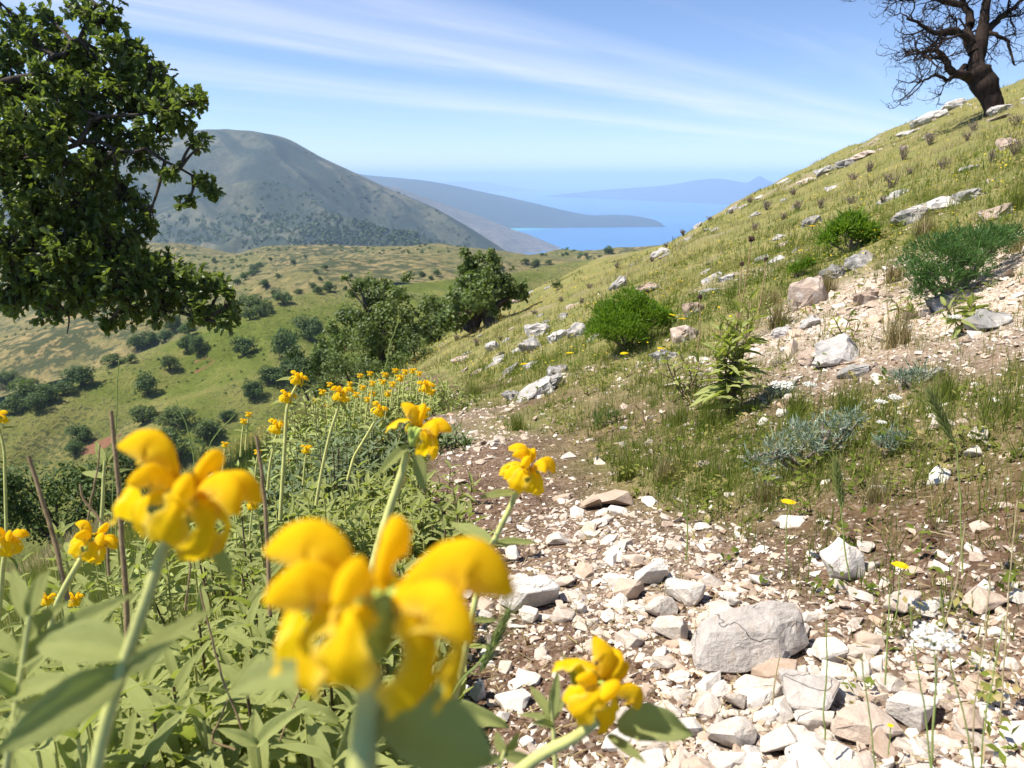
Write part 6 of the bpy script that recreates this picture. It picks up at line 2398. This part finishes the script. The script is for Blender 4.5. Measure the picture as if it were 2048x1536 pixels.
def spike_head(length, width, mat, awn=1.0, lean=(0, 0, 0)):
    """A grass ear with spikelets and long awns."""
    def f(t, c, ax, k, r):
        j = Join()
        n = 46
        for q in range(n):
            u = q / n
            a = q * 2.4
            s1 = norm(np.cross(ax, [.2, .9, .3]))
            s2 = np.cross(ax, s1)
            o = s1 * math.cos(a) + s2 * math.sin(a)
            p = c - ax * length * k * (1 - u) * .9
            wd = width * k * .35 * math.sin(math.pi * (.15 + .8 * u)) ** .6
            b = p + o * wd * .4 + ax * width * k * .25
            e = b + o * wd * .5 + ax * length * k * .16
            v, ff = tube(np.array([p, b, e]), np.array([.5, 1.3, .2]) * k * width / 18, 4)
            j.add(v, ff, .35 + .3 * r.random())
            e2 = e + norm(o * .55 + ax * 1.0 + r.normal(0, .12, 3)) * length * k * .38 * awn * r.uniform(.7, 1.2)
            v, ff = tube(np.array([e, (e + e2) / 2, e2]), np.array([.32, .24, .10]) * k * max(1, width / 26), 3)
            j.add(v, ff, .45 + .3 * r.random())
        j.build('ear', mat, t, True)
    return f


def daisy_head(size, mat, petals=16, centre=None, tilt=.3):
    def f(t, c, ax, k, r):
        j = Join()
        nrm = norm(ax + np.array([0, -.25, tilt]))
        s1 = norm(np.cross(nrm, [.3, .9, .1]))
        s2 = np.cross(nrm, s1)
        for ring, (sc, up) in enumerate([(1, .1), (.7, .28), (.4, .4)]):
            for q in range(petals):
                a = q / petals * 6.283 + ring * .2
                o = s1 * math.cos(a) + s2 * math.sin(a)
                b = -s1 * math.sin(a) + s2 * math.cos(a)
                R = size * k * .5 * sc * r.uniform(.85, 1.1)
                wv = R * .20
                p0, p1, p2 = c + nrm * .02 * R, c + o * R * .6 + nrm * R * up, c + o * R + nrm * R * up * .7
                j.add([p0 - b * wv * .3, p0 + b * wv * .3, p1 + b * wv, p1 - b * wv, p2 + b * wv * .6, p2 - b * wv * .6], [(0, 1, 2, 3), (3, 2, 4, 5)], r.random())
        j.build('bloom', mat, t)
    return f


def umbel_head(size, mat):
    def f(t, c, ax, k, r):
        j, s = Join(), Join()
        n = 34
        for q in range(n):
            a, rad = q * 2.4, math.sqrt((q + .5) / n)
            e = c + np.array([math.cos(a) * rad, math.sin(a) * rad, .22 - .12 * rad * rad]) * size * k * .5
            v, ff = tube(np.array([c - np.array([0, 0, .16 * size * k]), (c + e) / 2, e]), np.array([.5, .4, .3]) * k, 3)
            s.add(v, ff)
            for z in range(5):
                p = e + r.normal(0, .055, 3) * size * k
                w = size * k * .055
                nr = norm(np.array([0, -.2, 1.0]) + r.normal(0, .4, 3))
                s1 = norm(np.cross(nr, [.4, .8, .2]))
                s2 = np.cross(nr, s1)
                j.add([p + s1 * w, p + s2 * w, p - s1 * w, p - s2 * w], [(0, 1, 2, 3)], r.random())
        j.build('bloom', mat, t)
        s.build('ray_stem', M_GREENSTEM, t, True)
    return f


M_GREENSTEM = simple('green_stem', (.20, .26, .07), .75, 80, .25)
M_STRAW = simple('straw_stem', (.34, .28, .15), .8, 80, .25)
M_EAR = grass_material('green_ear', [(0, (.16, .24, .05)), (.5, (.28, .33, .10)), (1, (.46, .44, .20))], .4)
M_SEED = simple('dark_seed_head', (.075, .045, .035), .9, 60, .4)


def gdepth(px, py):
    g = solve_ground(px, py)
    return g.dot(Vector((0, CP, -SP)))


for pts, w, label in [
        ([(222, 822), (230, 900), (238, 980), (243, 1070), (250, 1160), (255, 1300)], 11, 'thick dead brown stalk standing left of the second big flower head'),
        ([(57, 912), (75, 970), (100, 1050), (120, 1130), (135, 1200)], 10, 'dead brown stalk leaning to the right near the left edge'),
        ([(513, 872), (520, 930), (530, 1010), (535, 1110), (540, 1230)], 9, 'dead brown stalk right of the second big flower, reaching above the sage'),
        ([(160, 968), (168, 1000), (200, 1040), (212, 1075), (218, 1150)], 6, 'crooked dead twig behind the dead stalks at the left'),
        ([(200, 890), (195, 940), (180, 1010), (170, 1090)], 4, 'thin dead stem between the two brown stalks at the left'),
        ([(375, 990), (372, 1050), (380, 1130), (370, 1220)], 4, 'thin dark stem beside the second big flower stem')]:
    thin_stalk(pts, 1.15, w, M_DRY, 'dead_stalk', label, 'dead stalk', 'dead stalks in the sage', seed=int(w * 7))
for pts, w, label in [([(400, 1180), (420, 1260), (440, 1340), (470, 1420), (500, 1500)], 5, 'brown twig crossing the sage at the lower left'),
                      ([(455, 1400), (440, 1440), (425, 1480), (470, 1500)], 5, 'crooked brown twig at the bottom edge in the sage'),
                      ([(660, 1210), (640, 1290), (600, 1380), (560, 1480)], 4, 'pale dry stem behind the biggest flower')]:
    thin_stalk(pts, 1.0, w, M_DRY, 'dead_stalk', label, 'dead stalk', 'dead stalks in the sage', seed=int(pts[0][0]))
d0 = gdepth(1476, 690)
for pts, size, label in [([(1503, 478), (1495, 540), (1482, 610), (1470, 680)], 15, 'tallest dark dried seed head on a bare stem on the slope'),
                         ([(1484, 528), (1480, 580), (1474, 640), (1468, 680)], 11, 'dark dried seed head on a bare stem, just left of the tallest one'),
                         ([(1532, 518), (1528, 560), (1520, 610), (1512, 660)], 10, 'dark dried seed head on a bare stem, right of the tallest one'),
                         ([(1400, 594), (1400, 640), (1396, 690), (1392, 720)], 12, 'dark dried seed head on a bare stem beside the bright round shrub')]:
    thin_stalk(pts, d0, 2.6, M_DRY, 'seed_stalk', label, 'seed head', 'dried seed heads on the slope', ball_head(size, M_SEED), int(pts[0][0]))
d1 = gdepth(1700, 1160)
thin_stalk([(1672, 930), (1680, 985), (1684, 1040), (1690, 1100), (1700, 1160)], d1 * .8, 3, M_GREENSTEM, 'grass_ear', 'green grass ear standing upright over the red soil', 'grass ear', 'grass ears on the slope', spike_head(100, 34, M_EAR, .8), 3)
thin_stalk([(1862, 790), (1885, 840), (1908, 880), (1918, 960), (1922, 1040), (1925, 1150)], 1.5, 3, M_GREENSTEM, 'grass_ear', 'bushy grass ear leaning left on a tall stem at the right', 'grass ear', 'grass ears on the slope', spike_head(110, 40, M_EAR, 1.0), 4)
thin_stalk([(1012, 1235), (985, 1290), (955, 1330), (930, 1352), (900, 1400)], .72, 5, M_GREENSTEM, 'grass_ear', 'bright green barley ear over the brown earth beside the biggest flower', 'grass ear', 'grass ears on the slope', spike_head(135, 38, M_EAR, 1.1), 5)
for pts, size, label in [([(1576, 1004), (1574, 1040), (1572, 1090), (1575, 1130)], 30, 'yellow dandelion-like flower above the crumbling bank'),
                         ([(1801, 1131), (1799, 1160), (1795, 1210), (1790, 1240)], 32, 'yellow dandelion-like flower among white stones at the right'),
                         ([(1781, 1451), (1780, 1475), (1776, 1510)], 12, 'tiny yellow flower by the bottom edge at the broad cracked stone')]:
    thin_stalk(pts, gdepth(pts[-1][0], pts[-1][1]) * .97, 2.5, M_GREENSTEM, 'yellow_flower', label, 'flower', 'yellow dandelion-like flowers', daisy_head(size, M_BLOOM), int(pts[0][0]))
for pts, size, label in [([(1868, 1282), (1872, 1360), (1868, 1430), (1862, 1560)], 90, 'blurred white umbel flower on a tall stem near the bottom right corner')]:
    thin_stalk(pts, .78, 4, M_GREENSTEM, 'umbel_flower', label, 'flower', 'white umbel flowers', umbel_head(size, M_WHITE_BLOOM), 9)
for px, py, size, label in [(1565, 772, 44, 'white umbel flower above the sprawling silvery herb'), (1620, 770, 26, 'small white umbel flower right of the larger white one in the grass'), (1790, 796, 26, 'white umbel flower in tall grass right of the silvery herb'),
                            (1762, 804, 22, 'white umbel flower just left of the one in tall grass'), (1763, 845, 18, 'small white flower low in the grass right of the silvery herb'), (1247, 856, 14, 'small white flower at the grass edge by the dead twig'),
                            (1910, 636, 26, 'white flower in front of the spiny cushion')]:
    thin_stalk([(px, py), (px + 2, py + 25), (px + 4, py + 55)], gdepth(px + 4, py + 60), 2, M_GREENSTEM, 'umbel_flower', label, 'flower', 'white umbel flowers', umbel_head(size, M_WHITE_BLOOM), px)
for px, py, size, label in [(1248, 707, 16, 'yellow flower in front of the bright round shrub'), (1322, 697, 15, 'yellow flower right of and below the bright round shrub'), (1365, 638, 16, 'yellow flower at the right side of the bright round shrub'),
                            (1345, 630, 13, 'yellow flower touching the right edge of the bright round shrub'), (1140, 706, 14, 'yellow flower in the rocks left of the bright round shrub'), (1048, 728, 14, 'pale yellow flower in the grass above the ridge-shaped rock'),
                            (1625, 452, 12, 'yellow flower beside the isolated grey rock up the slope')]:
    thin_stalk([(px, py), (px + 1, py + 18), (px + 2, py + 36)], gdepth(px, py + 40), 2, M_GREENSTEM, 'yellow_flower', label, 'flower', 'yellow flowers on the slope', daisy_head(size * 1.1, M_BLOOM, 12), px)
# tall thin grass stems at the lower right
for k, pts in enumerate([[(1930, 1050), (1910, 1180), (1880, 1290), (1868, 1420), (1860, 1560)], [(1652, 1240), (1654, 1330), (1648, 1420), (1650, 1480)], [(1722, 1310), (1735, 1400), (1745, 1480), (1752, 1560)],
                         [(1980, 1150), (1968, 1280), (1950, 1400), (1945, 1540)], [(2010, 1230), (1990, 1330), (1970, 1440), (1960, 1560)], [(1880, 1180), (1900, 1320), (1930, 1440), (1950, 1550)], [(1560, 1310), (1552, 1350), (1545, 1410)],
                         [(1820, 1210), (1830, 1310), (1850, 1420), (1862, 1540)], [(1370, 1000), (1375, 1060), (1372, 1120)], [(2035, 1000), (2020, 1150), (2010, 1300), (2000, 1450)], [(1780, 1180), (1775, 1280), (1770, 1370)]]):
    tx, ty = pts[-1]
    thin_stalk(pts, (gdepth(tx, ty) if ty < 1500 else .95) * .93, 3.2, M_GREENSTEM if k % 3 else M_STRAW, 'meadow_grass', 'tall thin grass stem rising in front of the white stones at the lower right', 'grass stem', 'tall grass stems at the lower right', seed=k)
for k, pts in enumerate([[(1945, 400), (1950, 480), (1955, 570)], [(1850, 430), (1846, 520), (1840, 600)], [(1805, 540), (1800, 620), (1798, 700)], [(1772, 560), (1776, 640), (1778, 700)], [(1660, 430), (1662, 470), (1664, 510)]]):
    thin_stalk(pts, gdepth(*pts[-1]), 1.8, M_STRAW, 'meadow_grass', 'long straw-coloured grass stem rising in front of the spiny cushion and scree', 'grass stem', 'long straw stems on the slope', seed=40 + k)
for k, pts in enumerate([[(640, 560), (700, 700), (790, 740)]][:0]):
    pass
for k, pts in enumerate([[(238, 720), (232, 840), (226, 980), (222, 1100)], [(352, 800), (378, 870), (400, 980)], [(470, 830), (425, 880), (400, 960)], [(798, 640), (780, 690), (770, 740)]]):
    thin_stalk(pts, 1.5, 2.6, M_GREENSTEM, 'meadow_grass', 'single tall green grass stem against the valley', 'grass stem', 'tall grass stems against the valley', seed=60 + k)
thin_stalk([(1268, 808), (1285, 825), (1288, 845), (1296, 866)], gdepth(1296, 866), 5, M_DRY, 'dead_twig', 'short dark dead twig sticking out of the grass edge', 'twig', seed=70)
# ------------------------------------------------------------------ labels that single out each repeat, by its look and its neighbours
def to_px(v):
    d = v.y * CP - v.z * SP
    return CX + FOC * v.x / d, CY - FOC * (v.y * SP + v.z * CP) / d


ORD = ['nearest', 'second nearest', 'third nearest', 'fourth nearest', 'fifth nearest', 'sixth nearest', 'seventh nearest', 'eighth nearest', 'ninth nearest', 'tenth nearest', 'eleventh nearest', 'twelfth nearest', 'thirteenth nearest', 'fourteenth nearest', 'fifteenth nearest', 'sixteenth nearest']


def single_out(items, landmarks):
    """items: (object, phrase). Each is named by the nearest landmark, the side of it, and its rank among those alike there."""
    sets = {}
    for o, phrase in items:
        x, y = to_px(o.location)
        q, lx, ly, nm = min(((math.hypot(x - a, (y - b) * 1.3), a, b, n) for a, b, n in landmarks))
        dx, dy = x - lx, (y - ly) * 1.3
        rel = ('left of' if dx < 0 else 'right of') if abs(dx) > abs(dy) else ('above' if dy < 0 else 'below')
        sets.setdefault((phrase, rel, nm), []).append((q, o))
    for (phrase, rel, nm), lst in sets.items():
        lst.sort(key=lambda z: z[0])
        for k, (q, o) in enumerate(lst):
            o['label'] = f'{phrase} {rel} {nm}' + ('' if len(lst) == 1 else ', ' + ORD[min(k, 15)] + ' to it')


STONE_MARKS = [(1510, 1290, 'the big grey block'), (1066, 1190, 'the white cracked boulder'), (1700, 1120, 'the tall slanted rock'), (1745, 1470, 'the broad cracked stone'), (1370, 1215, 'the white stone group'),
               (1230, 1005, 'the low white ledge stone'), (1115, 1085, 'the pink-grey slab'), (960, 1380, 'the upright stone splinter'), (1801, 1160, 'the dandelion-like flower'), (1576, 1060, 'the flower on the crumbling bank'),
               (1970, 870, 'the tan square stone'), (1620, 900, 'the sprawling silvery herb'), (1085, 780, 'the ridge-shaped rock'), (1040, 960, 'the flower over the path'), (1000, 1300, 'the barley ear'),
               (1190, 1400, 'the bottom flower head'), (1868, 1300, 'the white umbel flower'), (1820, 1210, 'the flat-topped white stone'), (1985, 1210, 'the broad white stone'), (1462, 800, 'the upright sage'),
               (1575, 1500, 'the elongated white stone'), (1478, 1480, 'the grey-sided white stone'), (1625, 1410, 'the grey wedge-shaped stone'), (880, 900, 'the shadowed trail edge'), (1890, 850, 'the leaning grass ear'),
               (1670, 1000, 'the upright grass ear'), (1840, 1430, 'the buff half-sunken stone'), (1265, 1180, 'the clean white rounded stone'), (1300, 900, 'the grass tussocks of the bank'), (1700, 700, 'the wide grey hump')]
items = []
for o in COL.objects:
    if str(o.get('group', '')).startswith('loose pale stones'):
        sx, sy, sz = o.scale
        px, py = to_px(o.location)
        wide = max(sx, sy) * FOC / (o.location.y * CP - o.location.z * SP)
        size = 'larger' if wide > 62 else 'mid-sized' if wide > 40 else 'small'
        shape = 'flat' if sz < .82 * min(sx, sy) else 'elongated' if sx > 1.38 * sy else 'blocky'
        items.append((o, f'{size} {shape} pale stone'))
single_out(items, STONE_MARKS)
SLOPE_MARKS = [(1985, 200, 'the dead tree'), (1705, 320, 'the skyline ledge'), (1700, 470, 'the low round shrub'), (1900, 520, 'the spiny cushion'), (1890, 415, 'the long grey outcrop'), (1255, 650, 'the bright round shrub'),
               (1505, 480, 'the tallest seed head'), (1322, 510, 'the rock near the skyline dip'), (965, 620, 'the forked oak'), (1075, 680, 'the pale rock band'), (1632, 445, 'the isolated grey rock'), (1860, 240, 'the skyline rocks')]
single_out([(o, 'bare brownish dwarf shrub') for o in COL.objects if o.get('group') == 'bare dwarf shrubs on the slope'], SLOPE_MARKS)
BEND_MARKS = [(590, 780, 'the two-tier stalk'), (680, 790, 'the single tall stalk'), (760, 735, 'the pale-leaved oak'), (757, 825, 'the slanting stalk'), (850, 790, 'the two-tier stalk by the path'), (880, 780, 'the trail bend'), (800, 750, 'the middle of the patch')]
single_out([(o, 'small yellow patch flower') for o in COL.objects if o.get('group') == 'flower heads at the bend of the path'], BEND_MARKS)
VALLEY_MARKS = [(295, 780, 'the lone round oak'), (163, 755, 'the broad ridge oak'), (470, 640, 'the oak branch tip'), (507, 610, 'the wide dark oak'), (760, 600, 'the pale-leaved oak'), (965, 560, 'the forked oak'), (1210, 500, 'the skyline dip'),
                (640, 580, 'the spur crest'), (30, 800, 'the thicket corner'), (700, 520, 'the olive hill crest'), (450, 505, 'the saddle of the ridge'), (373, 690, 'the close pair of oaks')]
for g, phrase in (('oaks of the thicket at the spur end', 'thicket oak'), ('oaks of the gully behind the spur', 'gully oak'), ('small oaks on the olive hillside', 'small hillside oak'), ('tiny trees on the far olive ridge', 'tiny ridge tree')):
    single_out([(o, phrase) for o in COL.objects if o.get('group') == g], VALLEY_MARKS)
STEM_MARKS = [(1510, 1290, 'the big grey block'), (1868, 1300, 'the white umbel flower'), (1745, 1490, 'the broad cracked stone'), (1700, 1150, 'the tall slanted rock'), (1960, 1210, 'the broad white stone'), (1900, 540, 'the spiny cushion'),
              (1700, 700, 'the wide grey hump'), (1700, 470, 'the low round shrub'), (365, 1000, 'the second big flower'), (760, 600, 'the pale-leaved oak'), (1370, 1060, 'the gravel edge')]
for g, phrase in (('tall grass stems at the lower right', 'tall thin grass stem'), ('long straw stems on the slope', 'long straw-coloured grass stem'), ('tall grass stems against the valley', 'single tall green grass stem')):
    single_out([(o, phrase) for o in COL.objects if o.get('group') == g], STEM_MARKS)
single_out([(o, ('flat' if o.scale.z < .75 * o.scale.y else 'upright' if o.scale.z > o.scale.y * .95 else 'small') + ' turf rock') for o in COL.objects if o.get('group') == 'small rocks set in the hillside turf'],
           SLOPE_MARKS + [(1400, 470, 'the skyline dip'), (1480, 540, 'the dried seed heads'), (1180, 600, 'the tiny dark shrub'), (1620, 350, 'the lower skyline ledge'), (1780, 330, 'the bare dwarf shrubs'), (1560, 420, 'the yellow-flowered turf')])
